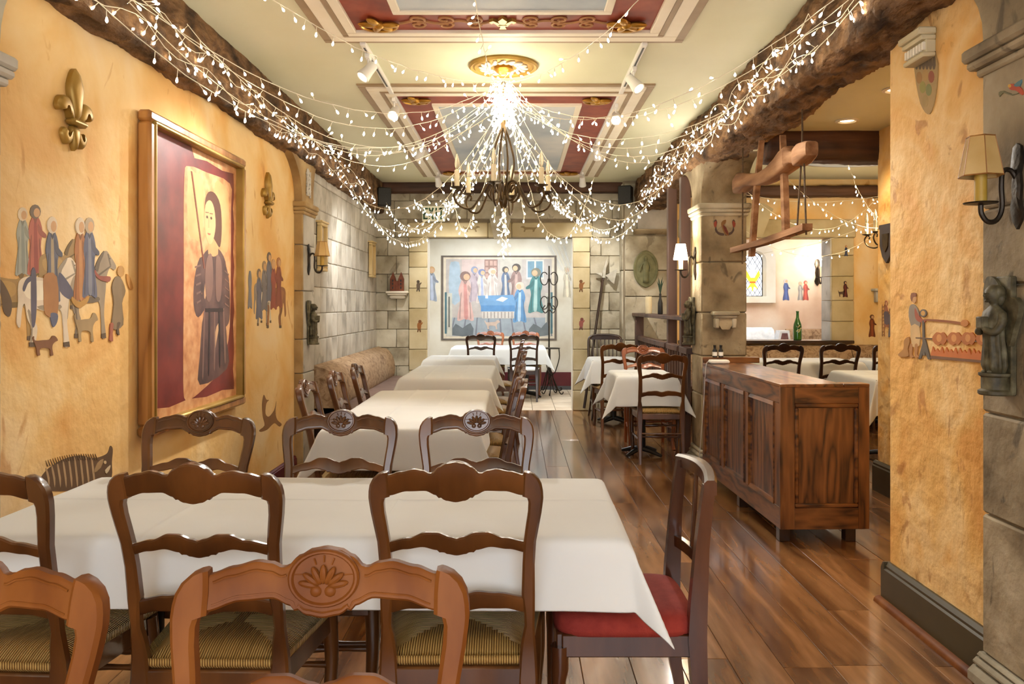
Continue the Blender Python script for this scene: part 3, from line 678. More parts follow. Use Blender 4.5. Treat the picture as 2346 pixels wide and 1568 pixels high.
def shell_ribs():
    z0 = .9195; y0 = lean(z0)+bow(0)+.0165; m = MB()
    for k in range(7):
        a = math.radians(-78+26*k); d = Vector((math.sin(a), 0, math.cos(a)))
        m.ball(Vector((0, y0, z0-.010))+Vector((d.x*.023, 0, d.z*.019)), .0058, .006, .0150, 8, 6, Matrix.Rotation(a, 3, 'Y'))
    for s in (-1, 1): m.ball((s*.0105, y0, z0-.0165), .0095, .006, .009, 10, 6)
    for s in (-1, 1):
        for k in range(4):
            zz = z0+.008-k*.008; m.tube([(s*.030, y0-.003, zz-.001*k), (s*.043, y0-.004, zz-.002*k)], .0014, 5)
    for a in (-.5, 0, .5): m.tube([(math.sin(a)*.024, y0-.005, z0-.004+math.cos(a)*.030), (math.sin(a)*.031, y0-.006, z0+.0+math.cos(a)*.036)], .0014, 5)
    return m
def beads():
    m = MB()
    for tt, off in ((CREST_T, -.011), (CREST_B, .009)):
        P = []
        for i in range(81):
            x = -.16+.32*i/80
            if tt is CREST_T and abs(x) < .056:
                if len(P) > 1: m.tube(P, .0022, 5)
                P = []; continue
            z = interp(tt, abs(x))+off; P.append((x, lean(z)+bow(x)+.0102, z))
        m.tube(P, .0022, 5)
    return m
def turned(a, b, r=.011, n=12):
    a, b = Vector(a), Vector(b); prof = [1, .9, .8, .85, 1.15, 1.5, 1.15, .85, .8, .9, 1]
    return MB().tube([a.lerp(b, i/10) for i in range(11)], [r*p for p in prof], n)
def make_chair(name, label, wood, seatm):
    t = thing(name, label, 'chair')
    for s in (-1, 1): post(s).build('back_post', wood, t, smooth=True)
    cr = slat(CREST_T, CREST_B, .168, .021).build('crest_rail', wood, t, smooth=True)
    shell().build('medallion', wood, cr, smooth=True); shell_ribs().build('shell_carving', wood, cr, smooth=True); beads().build('bead_moulding', wood, cr, smooth=True)
    slat(SLAT_T, SLAT_B, .172, .018).build('back_slat', wood, t, smooth=True)
    slat(LOW_T, LOW_B, .172, .018).build('back_slat', wood, t, smooth=True)
    seat_mesh().build('seat', seatm, t, smooth='all')
    for s in (-1, 1):
        P = [(s*.205, .385, .425), (s*.209, .392, .36), (s*.211, .398, .28), (s*.205, .392, .17), (s*.2, .388, .08), (s*.205, .395, .02), (s*.208, .402, 0)]
        MB().tube(crom(P, 3, False), [lerp(.027, .014, min(1, i/14)) if i < 15 else .018 for i in range(19)], 10).build('front_leg', wood, t, smooth=True)
    m = MB(); m.cbox(-.205, .205, .392, .412, .378, .43, .006); m.build('front_apron', wood, t, smooth=True)
    for s in (-1, 1):
        MB().loft([[(s*(x+o), y, z) for o, z in ((-.009, .375), (.009, .375), (.009, .432), (-.009, .432))] for x, y in ((.172, 0), (.208, .39))]).build('side_apron', wood, t, smooth=True)
        turned((s*.178, -.035, .20), (s*.202, .39, .20)).build('stretcher', wood, t, smooth=True)
    MB().cbox(-.165, .165, -.014, .008, .378, .43, .005).build('back_apron', wood, t, smooth=True)
    turned((-.19, .19, .20), (.19, .19, .20)).build('stretcher', wood, t, smooth=True)
    turned((-.168, -.03, .26), (.168, -.03, .26), .009).build('stretcher', wood, t, smooth=True)
    turned((-.2, .392, .27), (.2, .392, .27), .010).build('stretcher', wood, t, smooth=True)
    return t
protos = {'walnut': make_chair('ladder_back_chair', 'walnut', M['chair'], M['rush']), 'honey': make_chair('ladder_back_chair', 'honey', M['chair_honey'], M['rush']),
          'dark': make_chair('ladder_back_chair', 'dark', M['chair_dark'], M['upholstery_white']), 'orange': make_chair('ladder_back_chair', 'orange', M['chair_orange'], M['rush'])}  # dark set: backlit shade in the wood colour, reflections in the pale seat
index_kids()
used = set()
def chair(kind, x, y, rz, label, group=None, sc=1.0, sz=1.0):
    p = protos[kind]
    o = p if kind not in used else copy_tree(p)
    used.add(kind); o.location = (x, y, 0); o.rotation_euler = (0, 0, rz); o.scale = (sc, 1, sz); o['label'] = label
    if group: o['group'] = group
    elif 'group' in o: del o['group']
    return o
r_ = math.radians
# foreground, backs against the near table of the next row
chair('honey', -.297, 1.135, PI+r_(1), 'honey-stained ladder-back chair with carved shell crest, large in the centre foreground', 'honey chairs in the foreground', 1.04, 1.018)
chair('honey', -.835, 1.10, PI-r_(1), 'honey-stained ladder-back chair with carved crest, cut off at the bottom left corner', 'honey chairs in the foreground', 1.04, 1.018)
g = 'walnut chairs round the near table'
chair('walnut', -.150, 2.055, r_(.5), 'walnut ladder-back chair, plain back to camera, right one before the near table', g, .98, 1.022)
chair('walnut', -.775, 2.035, r_(-1), 'walnut ladder-back chair, plain back to camera, left-centre before the near table', g, .98, 1.022)
chair('walnut', -1.32, 2.02, r_(-3), 'walnut ladder-back chair, back to camera, cut by the left picture edge', g, .98, 1.022)
chair('walnut', -.152, 2.94, PI+r_(1), 'walnut chair with carved shell crest facing camera, rightmost behind the near table', g)
chair('walnut', -.668, 2.94, PI, 'walnut chair with carved shell crest facing camera, middle one behind the near table', g)
chair('walnut', -1.205, 2.93, PI-r_(4), 'walnut chair with carved shell crest facing camera, leftmost, below the big painting', g)
g = 'walnut chairs along the row of tables'
for y, o_ in ((4.32, 'nearest'), (4.92, 'second'), (5.5, 'third')):
    chair('walnut', -1.03+.03*(y-4.3), y, -PI/2+r_(3), 'walnut chair on the wall side of the long second table, %s from the camera' % o_, g)
for i, (y, o_) in enumerate(((4.36, 'nearest'), (4.95, 'second'), (5.5, 'third'), (7.05, 'fourth'), (7.7, 'fifth'), (9.35, 'last'))):
    chair('walnut', -.10+(.02 if i < 3 else .05), y, PI/2+r_((3, -4, 5, 2, -3, 0)[i]), 'walnut chair on the aisle side of the table row, %s from the camera' % o_, g)
g = 'chairs at the alcove table'
chair('dark', -.51, 11.36, 0, 'dark chair with its back to camera, left one before the alcove table', g)
chair('dark', .093, 11.34, 0, 'dark chair with its back to camera, right one before the alcove table', g)
chair('orange', -.42, 12.5, PI, 'orange-brown chair facing camera behind the alcove table, left of the pair', g)
chair('orange', .13, 12.5, PI, 'orange-brown chair facing camera behind the alcove table, right of the pair', g)
g = 'chairs at the two small tables by the timber screen'
chair('walnut', 1.235, 6.90, r_(-2), 'walnut chair, back to camera, at the small table beside the stone pillar', g)
chair('orange', 1.26, 7.93, PI, 'orange-brown chair with carved shell crest facing camera behind the small pillar-side table', g)
chair('walnut', 1.10, 8.72, r_(3), 'walnut chair, back to camera, at the small table near the halberd', g)
g = 'dark chairs in the side room'
chair('dark', 2.80, 8.55, 0, 'dark chair, back to camera, left one beyond the oak counter', g)
chair('dark', 3.42, 8.6, 0, 'dark chair, back to camera, right one beyond the oak counter', g)
chair('dark', 3.98, 8.6, 0, 'dark chair in the side room mostly hidden by the yellow wall edge', g)

# Windsor chair
t = thing('windsor_chair', 'dark spindle-back chair with bent top rail against the stone back wall', 'chair', (1.09, 9.88, 0), PI)
P = crom([(-.2, 0, .44), (-.205, -.04, .62), (-.205, -.09, .86), (-.19, -.12, .955), (-.12, -.135, .985), (0, -.14, .992), (.12, -.135, .985), (.19, -.12, .955), (.205, -.09, .86), (.205, -.04, .62), (.2, 0, .44)], 4, False)
MB().tube(P, .016, 10).build('bent_rail', M['chair_dark'], t, smooth=True)
MB().prism([(-.17, -.012), (.17, -.012), (.19, .01), (.19, .035), (-.19, .035), (-.19, .01)], lambda u, v, w: (u, w, .945+v), -.15, -.118).build('top_rail', M['chair_dark'], t, smooth=True)
for k in range(7): x = -.15+.05*k; MB().tube([(x*.9, -.01, .46), (x, -.132, .96)], .007, 6).build('spindle', M['chair_dark'], t, smooth=True)
MB().prism([(-.2, -.02), (.2, -.02), (.23, .2), (.2, .4), (-.2, .4), (-.23, .2)], lambda u, v, w: (u, v, w), .435, .465).build('seat', M['chair_dark'], t, smooth=True)
for sx in (-1, 1):
    for y, dy in ((.03, -.06), (.34, .06)): MB().tube([(sx*.15, y, .44), (sx*.21, y+dy, 0)], [.016, .011], 8).build('leg', M['chair_dark'], t, smooth=True)
    turned((sx*.185, -.005, .2), (sx*.185, .375, .2)).build('stretcher', M['chair_dark'], t, smooth=True)
turned((-.18, .18, .2), (.18, .18, .2)).build('stretcher', M['chair_dark'], t, smooth=True)

# mahogany chair with red seat at the table end
t = thing('side_chair', 'mahogany side chair with red dotted seat at the right end of the near table', 'chair', (.505, 2.45, 0), PI/2)
mh = M['mahogany']
for s in (-1, 1):
    rings = []
    for z, y, hx, hy in ((0, -.045, .013, .013), (.2, -.012, .017, .019), (.42, 0, .02, .026), (.52, -.004, .019, .024), (.68, -.014, .016, .019), (.8, -.027, .016, .017), (.855, -.036, .017, .017)):
        x = s*(.185+.004*max(0, z-.45)*2); rings.append([(x-hx, y-hy, z), (x+hx, y-hy, z), (x+hx, y+hy, z), (x-hx, y+hy, z)])
    MB().loft(rings).build('back_post', mh, t, smooth=True)
    MB().tube([(s*.18, .385, .40), (s*.18, .385, .33), (s*.18, .388, .3), (s*.178, .392, 0)], [.026, .026, .021, .014], 12).build('front_leg', mh, t, smooth=True)
    MB().cbox(s*.185-.012, s*.185+.012, .01, .38, .37, .435, .004).build('side_apron', mh, t, smooth=True)
rings = []
for i in range(17):
    x = -.206+.412*i/16; y = -.034-.028*(1-(x/.206)**2); z = .858+.012*(1-(x/.206)**2); e = .006
    rings.append([(x, y-.019, z-.03), (x, y+.017, z-.03), (x, y+.017, z+.004), (x, y+.008, z+.012), (x, y-.012, z+.012), (x, y-.019, z+.004)])
MB().loft(rings).build('top_rail', mh, t, smooth=True)
rings = []
for i in range(13):
    x = -.18+.36*i/12; y = -.012-.03*(1-(x/.18)**2)
    rings.append([(x, y-.009, .575), (x, y+.009, .575), (x, y+.009, .61), (x, y-.009, .61)])
MB().loft(rings).build('lower_rail', mh, t, smooth=True)
for x in (-.065, .065): MB().tube([(x*.85, -.037, .59), (x, -.05, .72), (x*1.1, -.058, .845)], [.009, .013, .011], 8, flat=.6).build('splat', mh, t, smooth=True)
MB().cbox(-.185, .185, .37, .395, .37, .435, .004).build('front_apron', mh, t, smooth=True)
MB().cbox(-.17, .17, -.012, .012, .37, .435, .004).build('back_apron', mh, t, smooth=True)
m = MB(); rings = []
for k in range(7):
    a = k/6*PI/2; sx = .19+.012*math.cos(a)-.10*(1-math.cos(a)*.0)*(k/6)**4; rings.append([(sx*math.copysign(abs(math.cos(u))**.35, math.cos(u)), .195+(.205-.06*(k/6)**4)*math.copysign(abs(math.sin(u))**.35, math.sin(u)), .43+.062*math.sin(a)) for u in [2*PI*i/40 for i in range(40)]])
m.loft(rings); so = m.build('seat', M['redseat'], t, smooth='all'); so['label'] = 'padded red seat with tiny pale dots'
dm = MB()
for i in range(13):
    for j in range(12):
        x, y = -.165+.0275*i+(.0137 if j % 2 else 0), .02+.03*j
        if abs(x) < .17: dm.ball((x, y, .4895-(.012*max(0, (abs(x)-.1)/.07)**2+.012*max(0, (abs(y-.195)-.11)/.07)**2)), .0016, .0016, .0012, 5, 3)
do = dm.build('dots', flat((214, 130, 100)), so)
do['kind'] = 'stuff'

# --- tables and cloths
def table(name, label, cx, cy, w, d, rz=0, group=None, ncol=1):
    t = thing(name, label, 'table', (cx, cy, 0), rz, group)
    MB().cbox(-w/2, w/2, -d/2, d/2, .712, .742, .006).build('tabletop', M['chair_dark'], t, smooth=True)
    xs = [0] if ncol == 1 else ([-.3*w, .3*w] if w > d else [0, 0]); ys = [0] if ncol == 1 else ([0, 0] if w > d else [-.3*d, .3*d])
    for x, y in zip(xs, ys):
        MB().tube([(x, y, .04), (x, y, .712)], .038, 12).build('column', M['black'], t, smooth=True)
        MB().cbox(x-.17, x+.17, y-.17, y+.17, .70, .713, .003).build('top_plate', M['black'], t)
        for a in range(4):
            c, s = math.cos(a*PI/2+.785), math.sin(a*PI/2+.785); L_ = min(.3, min(w, d)*.42)
            MB().tube([(x, y, .06), (x+c*L_*.5, y+s*L_*.5, .045), (x+c*L_, y+s*L_, .016)], [.026, .022, .014], 8).build('foot', M['black'], t, smooth=True)
    return t
def cloth(label, cx, cy, w, d, o, rz=0, group=None, seed=0, flare=.22):
    """square-cut cloth: top, hanging sides and pointed corners"""
    rc = random.Random(seed); hw, hd = w/2+.004, d/2+.004
    def ax(h, n):
        L_ = [-h+2*h*i/n for i in range(n+1)]; e = [o*k/7 for k in range(1, 8)]
        return [-h-v for v in e[::-1]]+L_+[h+v for v in e]
    U, Vv = ax(hw, max(14, int(w/.035))), ax(hd, max(12, int(d/.035)))
    ph = [rc.random()*6 for _ in range(8)]; cr1, cr2 = hw*rc.uniform(-.45, -.25), hw*rc.uniform(.25, .45); cd = hd*rc.uniform(-.1, .1)
    U = sorted(U+[q+e for q in (cr1, cr2) for e in (-.016, -.006, 0, .006, .016)]); Vv = sorted(Vv+[cd+e for e in (-.016, -.006, 0, .006, .016)])
    V = []
    for v in Vv:
        for u in U:
            ex, ey = max(0, abs(u)-hw), max(0, abs(v)-hd); sx, sy = math.copysign(1, u), math.copysign(1, v)
            x, y = max(-hw, min(hw, u)), max(-hd, min(hd, v)); z = .7465
            if ex == 0 and ey == 0:
                z += .004*math.exp(-((u-cr1)/.007)**2)+.004*math.exp(-((u-cr2)/.007)**2)+.004*math.exp(-((v-cd)/.007)**2)+.0035*noise.noise(Vector((u*3+seed, v*5, 0)))+.0035
                ed = min(hw-abs(u), hd-abs(v)); z -= .002 if ed < .004 else 0
            elif ey == 0 or ex == 0:
                e = ex+ey; s = y if ex else x; tl = (hd if ex else hw)
                wav = .5+.5*math.sin(s*9+ph[0 if ex else 1]+(sx if ex else sy)*2); k = e/o
                nearc = math.exp(-((tl-abs(s))/.12)**2)
                out = .006+e*(.06+flare*.42*wav*(1-.5*nearc))+e*nearc*flare*.3
                x += sx*out if ex else 0; y += sy*out if ey else 0; z -= e*(1-.03*wav)
            else:
                e = math.hypot(ex, ey); th = math.atan2(ey, ex); dr = e; out = .006+e*(.10+flare*1.3*math.sin(2*th)**2)
                # fold the corner: pleat on both sides of the point
                out *= 1+.25*math.cos(8*th); x += sx*out*math.cos(th)**.7 if ex else 0; y += sy*out*math.sin(th)**.7 if ey else 0; z -= dr*.97
            V.append((x, y, z))
    N = len(U); FS = [(j*N+i, j*N+i+1, (j+1)*N+i+1, (j+1)*N+i) for j in range(len(Vv)-1) for i in range(N-1)]
    ob = MB().add(V, FS).build('tablecloth', M['cloth'], smooth='all', fix=False)
    ob.location = (cx, cy, 0); ob.rotation_euler = (0, 0, rz)
    md = ob.modifiers.new('thick', 'SOLIDIFY'); md.thickness = .0025; md.offset = -1
    sb = ob.modifiers.new('smooth', 'SUBSURF'); sb.levels = 1; sb.render_levels = 1
    return tag(ob, label, 'tablecloth', group)
gt, gc = 'dining tables', 'white tablecloths'
for i, (cx, cy, w, d, o, rz, nc, what) in enumerate((
    (-.60, 2.49, 1.79, .74, .185, r_(-.6), 2, 'the long near table behind the foreground chairs'),
    (-.59, 4.88, .78, 1.84, .2, r_(.5), 2, 'the long second table running away from the camera'),
    (-.61, 7.48, .77, 1.44, .2, 0, 2, 'the third table in the row beside the banquette'),
    (-.66, 9.45, .80, .80, .2, 0, 1, 'the square fourth table just before the alcove'),
    (-.275, 12.0, 1.36, .72, .25, 0, 2, 'the alcove table under the tapestry'),
    (1.13, 7.31, .52, .62, .27, 0, 1, 'the small two-seat table beside the stone pillar'),
    (1.11, 9.29, .54, .6, .27, 0, 1, 'the small two-seat table near the halberd'),
    (3.02, 8.98, 1.42, .72, .3, 0, 2, 'the side-room table below the sill with the bottle'),
    (4.14, 9.02, .5, .72, .28, 0, 1, 'the side-room table in the far corner'),
    (3.32, 7.1, .72, .95, .3, 0, 1, 'the side-room table nearest the oak counter'))):
    table('dining_table', 'cloth-covered dark pedestal table, %s' % what, cx, cy, w, d, rz, gt, nc)
    cloth('white tablecloth on %s' % what, cx, cy, w, d, o, rz, gc, seed=i*3+1)

# --- banquettes
def banquette_profile(P, fn, a, b, name, mat, par, n=14):
    rings = []
    for i in range(n+1):
        t = i/n; w = lerp(a, b, t); k = 1-.25*max(0, abs(t-.5)*2-.85)/.15
        rings.append([fn(u, v, w) for u, v in P])
    return MB().loft(rings).build(name, mat, par, smooth=True)
t = thing('banquette', 'brown brocade banquette along the pale stone left wall', 'bench', (0, 0, 0))
BP = crom([(0, .43), (.20, .43), (.24, .55), (.215, .70), (.15, .79), (.07, .815), (0, .80)], 4)
banquette_profile(BP, lambda u, v, w: (LX+.018+u, w, v), 7.05, 10.33, 'backrest', M['upholstery'], t)
SP = crom([(0, .33), (.60, .33), (.63, .37), (.62, .42), (.58, .44), (0, .45)], 4)
banquette_profile(SP, lambda u, v, w: (LX+.018+u, w, v), 7.05, 10.33, 'seat', M['upholstery_seat'], t)
MB().box(LX+.018, LX+.58, 7.07, 10.31, 0, .335).build('base', M['chair_dark'], t)
t = thing('banquette', 'brown brocade banquette along the side-room back wall under the sill', 'bench', (0, 0, 0))
for a, b in ((2.0, 3.05), (3.06, 4.1), (4.11, 4.58)):
    banquette_profile([(0, .4), (.16, .4), (.19, .55), (.17, .74), (.10, .84), (.04, .87), (0, .87)], lambda u, v, w: (w, 9.985-u, v), a, b, 'back_cushion', M['upholstery'], t)
banquette_profile([(0, .33), (.48, .33), (.5, .40), (.46, .44), (0, .45)], lambda u, v, w: (w, 9.985-u, v), 2.0, 4.58, 'seat', M['upholstery_seat'], t)
MB().box(2.0, 4.58, 9.55, 9.98, 0, .335).build('base', M['chair_dark'], t)
t = thing('banquette', 'white brocade banquette below the stained-glass window in the garden room', 'bench', (0, 0, 0))
banquette_profile([(0, .4), (.2, .4), (.26, .6), (.22, .85), (.14, .98), (.04, 1.02), (0, 1.0)], lambda u, v, w: (w, 12.5-u, v), 2.2, 3.95, 'backrest', M['upholstery_white'], t)
banquette_profile([(0, .3), (.6, .3), (.62, .4), (.58, .45), (0, .46)], lambda u, v, w: (w, 12.5-u, v), 2.2, 3.95, 'seat', M['upholstery_white'], t)
MB().prism([(3.86, .5), (4.16, .5), (4.10, .98), (3.96, .98)], lambda u, v, w: (u, w, v), 12.1, 12.3).build('end_panel', M['upholstery_white'], t, smooth=True)
MB().prism([(3.90, .55), (4.12, .55), (4.07, .94), (3.99, .94)], lambda u, v, w: (u, w, v), 12.085, 12.11).build('end_inset', pbr('plum_brocade', [(96, 60, 60), (124, 84, 82)], scale=20, rough=.8), t, smooth=True)
table('dining_table', 'small garden-room table beyond the green bottle', 4.4, 11.5, .7, .7, 0, gt, 1); cloth('white tablecloth on the small garden-room table beyond the green bottle', 4.4, 11.5, .7, .7, .25, 0, gc, 77)
MB_ = tag(banquette_profile([(0, .62), (.06, .62), (.1, .8), (.06, .98), (0, .99)], lambda u, v, w: (w, 12.59-u, v), 4.2, 4.95, 'wall_cushion', M['upholstery'], None), 'brown brocade wall cushion in the garden room right of the bottle', 'cushion')

# --- oak counter
ct = thing('oak_counter', 'panelled dark-stained oak host counter beside the stone pillar', 'counter', (1.50, 4.59, 0), r_(1.6))
W_, D_, H_ = .51, 1.70, .91
MB().box(.02, W_-.03, .03, D_-.02, .085, .80).build('body', M['chair_dark'], ct)
# left face (towards -x): frame with three recessed panels
for z0, z1 in ((.082, .205), (.80, .895)): MB().cbox(-.002, .022, 0, D_, z0, z1, .003).build('rail', M['oak_h'], ct, smooth=True)
ys = [.0, .085, .555, .645, 1.115, 1.2, 1.62, D_]
for a, b in ((0, .09), (.55, .65), (1.1, 1.2), (1.61, D_)): MB().cbox(0, .022, a, b, .205, .80, .003).build('stile', M['oak'], ct, smooth=True)
for a, b in ((.09, .55), (.65, 1.1), (1.2, 1.61)):
    p = MB().box(.012, .02, a, b, .205, .80).build('panel', M['oak'], ct)
    m = MB()
    for q in ((a, b, .205, .228), (a, b, .777, .80)): m.prism([(-.008, q[2]), (.016, q[2]), (.016, q[3]), (0, q[3])], lambda u, v, w: (u, w, v), a, b)
    m.prism([(-.008, a), (.016, a), (.016, a+.02), (0, a+.02)], lambda u, v, w: (u, v, w), .205, .80); m.prism([(-.008, b), (.016, b), (.016, b-.02), (0, b-.02)], lambda u, v, w: (u, v, w), .205, .80)
    m.build('panel_moulding', M['oak_h'], p, smooth=True)
# near face (towards -y): frame with one panel
for z0, z1 in ((.082, .205), (.80, .895)): MB().cbox(.078, W_-.062, -.022, .002, z0, z1, .003).build('rail', M['oak_x'], ct, smooth=True)
for a, b in ((-.004, .08), (W_-.064, W_)): MB().cbox(a, b, -.022, .004, .082, .895, .003).build('stile', M['oak'], ct, smooth=True)
p = MB().box(.08, W_-.064, -.008, 0, .2, .805).build('panel', M['oak'], ct)
m = MB()
for z0, z1 in ((.205, .23), (.775, .80)): m.cbox(.08, W_-.064, -.027, -.006, z0, z1, .007)
for a, b in ((.08, .102), (W_-.086, W_-.064)): m.cbox(a, b, -.027, -.006, .23, .775, .007)
m.build('panel_moulding', M['oak_x'], p, smooth=True)
MB().cbox(-.004, .36, -.024, D_, .893, .912, .003).build('counter_top', M['oak_h'], ct, smooth=True)
MB().cbox(.36, W_, -.024, .09, .893, .912, .003).build('counter_top', M['oak_x'], ct, smooth=True)
MB().cbox(-.002, .44, D_-.03, D_, .91, .955, .003).build('upstand', M['oak_x'], ct, smooth=True)
MB().cbox(W_-.03, W_-.006, .0, D_, .082, .72, .003).build('inner_side', M['oak'], ct)
for x, y in ((.04, .06), (.42, .05), (.04, 1.6), (.42, 1.6), (.05, .85)): MB().cbox(x-.03, x+.03, y-.03, y+.03, 0, .086, .003).build('foot', M['chair_dark'], ct)

# ------------------------------------------------------------------ PAINTED WORK: thin flat paint on its wall
class Canvas:
    """paint on the plane x = c or y = c; shapes are given where they stand on that wall"""
    fade = None
    def __init__(s, root, axis, c, sgn, base=.001):
        s.root, s.axis, s.c, s.sgn, s.base, s.k = root, axis, c, sgn, base, 0
    def pt(s, p): return onx(p[0], p[1], s.c) if s.axis == 'x' else at(p[0], p[1], s.c)
    def poly(s, name, pts, col, sm=4, mat=None, thick=0):
        s.k += 1; w = s.base+.00004*s.k+thick
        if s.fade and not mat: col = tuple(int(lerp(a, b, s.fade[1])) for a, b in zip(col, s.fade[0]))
        P = [s.pt(p) for p in (crom(pts, sm) if sm > 1 else pts)]
        n = Vector((s.sgn, 0, 0)) if s.axis == 'x' else Vector((0, s.sgn, 0)); o = Vector(s.root.location); N = len(P)
        V = [p+n*w-o for p in P]+[p-n*.002-o for p in P]
        m = MB().add(V, [tuple(range(N))]+[(i, (i+1) % N, N+(i+1) % N, N+i) for i in range(N)])
        return m.build(name, mat or flat(col), s.root)
def mural(name, label, cat, axis, c, sgn, ref, base=.001, group=None):
    p = onx(*ref, c) if axis == 'x' else at(*ref, c)
    cv = Canvas(thing(name, label, cat, p, 0, group), axis, c, sgn, base)
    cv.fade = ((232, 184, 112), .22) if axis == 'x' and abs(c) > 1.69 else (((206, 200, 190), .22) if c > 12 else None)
    return cv
def T(pts, x, y, w, h, flip=False): return [(x+((1-u) if flip else u)*w, y+v*h) for u, v in pts]
HORSE = [(0, .32), (.05, .24), (.2, .21), (.45, .24), (.58, .22), (.68, .06), (.78, 0), (.86, .06), (.97, .17), (.94, .22), (.85, .2), (.79, .3), (.77, .45), (.75, .58), (.74, .75), (.77, .97), (.70, .99), (.68, .76), (.63, .58), (.4, .6), (.27, .58), (.25, .7), (.29, .8), (.25, .98), (.18, .98), (.2, .8), (.14, .68), (.1, .52), (.06, .58), (.03, .78), (-.02, .72), (0, .5)]
DOG = [(0, .2), (.06, .1), (.1, .3), (.5, .28), (.7, .25), (.8, .08), (.92, .12), (1, .3), (.9, .36), (.8, .5), (.78, .7), (.82, 1), (.72, 1), (.68, .7), (.35, .66), (.28, .8), (.3, 1), (.2, 1), (.16, .7), (.1, .5)]
ROBE = [(.36, .17), (.64, .17), (.82, .38), (.74, .6), (.88, 1), (.5, .97), (.14, 1), (.28, .6), (.2, .38)]
def ell(x, y, rx, ry, n=12): return [(x+rx*math.cos(2*PI*i/n), y+ry*math.sin(2*PI*i/n)) for i in range(n)]
SKIN = (206, 160, 120)
def horse(c, x, y, w, h, col, flip=False, saddle=None):
    dk = tuple(int(v*.62) for v in col); lt_ = tuple(min(255, int(v*1.14)) for v in col)
    c.poly('horse', T(HORSE, x, y, w, h, flip), col)
    c.poly('flank', T([(.08, .3), (.3, .26), (.5, .3), (.5, .44), (.3, .48), (.12, .44)], x, y, w, h, flip), lt_, 3); c.poly('belly_shade', T([(.28, .55), (.45, .53), (.64, .53), (.63, .58), (.4, .6)], x, y, w, h, flip), dk, 2)
    c.poly('mane', T([(.56, .2), (.64, .08), (.74, .0), (.72, .06), (.66, .14), (.62, .24)], x, y, w, h, flip), dk, 2); c.poly('eye', [(p[0], p[1]) for p in ell(x+w*(.85 if not flip else .15), y+h*.09, w*.012, h*.01, 6)], (40, 32, 28), 1)
    c.poly('bridle', T([(.8, .03), (.83, .04), (.88, .17), (.85, .17)], x, y, w, h, flip), dk, 1); c.poly('rein', T([(.86, .17), (.88, .18), (.62, .3), (.6, .28)], x, y, w, h, flip), dk, 1)
    c.poly('hind_leg_shade', T([(.14, .6), (.18, .6), (.22, .78), (.2, .96), (.18, .96), (.2, .8)], x, y, w, h, flip), dk, 2); c.poly('hoof', T([(.69, .95), (.77, .94), (.78, 1), (.69, 1)], x, y, w, h, flip), (70, 58, 48), 1); c.poly('hoof', T([(.17, .95), (.26, .95), (.26, 1), (.17, 1)], x, y, w, h, flip), (70, 58, 48), 1)
    if saddle: c.poly('saddle_cloth', T([(.3, .2), (.52, .22), (.54, .46), (.44, .5), (.32, .46)], x, y, w, h, flip), saddle, 2)
def figure(c, x, y, w, h, robe, hood, trim=None, flip=False):
    c.poly('robe', T(ROBE, x, y, w, h, flip), robe, 3)
    if trim: c.poly('robe_fold', T([(.44, .2), (.54, .2), (.6, .6), (.62, .95), (.46, .95), (.44, .6)], x, y, w, h, flip), trim, 3)
    dk = tuple(int(v*.7) for v in robe)
    for q in ([(.3, .45), (.34, .44), (.3, .7), (.28, .96), (.24, .96), (.26, .7)], [(.66, .5), (.7, .5), (.74, .75), (.76, .97), (.72, .96), (.7, .75)], [(.4, .18), (.5, .26), (.6, .18), (.56, .17), (.5, .21), (.44, .17)]): c.poly('robe_shade', T(q, x, y, w, h, flip), dk, 2)
    if hood: c.poly('hood', ell(x+w*.5, y+h*.085, w*.24, h*.105), hood, 1)
    c.poly('face', ell(x+w*(.56 if not flip else .44), y+h*.1, w*.14, h*.068), SKIN, 1)
    c.poly('arm', T([(.62, .26), (.8, .36), (.98, .42), (.96, .47), (.74, .44), (.6, .36)], x, y, w, h, flip), tuple(int(v*.82) for v in robe), 2)
# riders, left wall
c = mural('wall_mural', 'painted mural of robed riders on horses with dogs, left of the big painting', 'mural', 'x', LX, 1, (150, 815))
horse(c, -42, 595, 150, 185, (156, 126, 72)); c.poly('horse_tail', [(-5, 640), (8, 650), (26, 690), (22, 725), (8, 715), (2, 680)], (74, 60, 50))
figure(c, 28, 478, 46, 152, (150, 166, 166), (226, 214, 192), (120, 140, 146)); figure(c, 54, 472, 52, 156, (176, 92, 86), (96, 88, 84), (140, 60, 62))
horse(c, 88, 548, 105, 160, (152, 126, 80)); horse(c, 150, 575, 118, 200, (142, 132, 120)); horse(c, 40, 590, 152, 205, (230, 220, 206))
c.poly('bridle_strap', [(132, 632), (140, 628), (166, 668), (158, 686), (136, 668)], (66, 74, 112)); c.poly('crupper_strap', [(70, 622), (80, 622), (82, 700), (78, 745), (71, 745), (69, 690)], (66, 72, 108))
c.poly('crupper_strap', [(50, 660), (58, 640), (72, 632), (72, 642), (62, 650), (54, 668)], (66, 72, 108))
figure(c, 94, 500, 48, 190, (74, 88, 124), (224, 214, 198), (160, 150, 130)); c.poly('skirt', [(100, 630), (128, 634), (130, 720), (102, 720), (98, 670)], (164, 110, 66), 3); c.poly('skirt_hem', [(114, 718), (130, 720), (129, 738), (121, 750), (116, 738)], (74, 90, 136), 3)
figure(c, 160, 502, 44, 190, (164, 100, 58), (226, 214, 196), (186, 130, 80)); figure(c, 180, 502, 46, 178, (72, 86, 128), (168, 158, 142), (110, 122, 150))
c.poly('skirt_hem', [(163, 680), (180, 692), (202, 678), (196, 696), (178, 706), (164, 694)], (188, 140, 62), 3)
c.poly('harness', [(215, 618), (226, 632), (250, 634), (248, 646), (228, 642), (216, 630)], (140, 62, 56), 3)
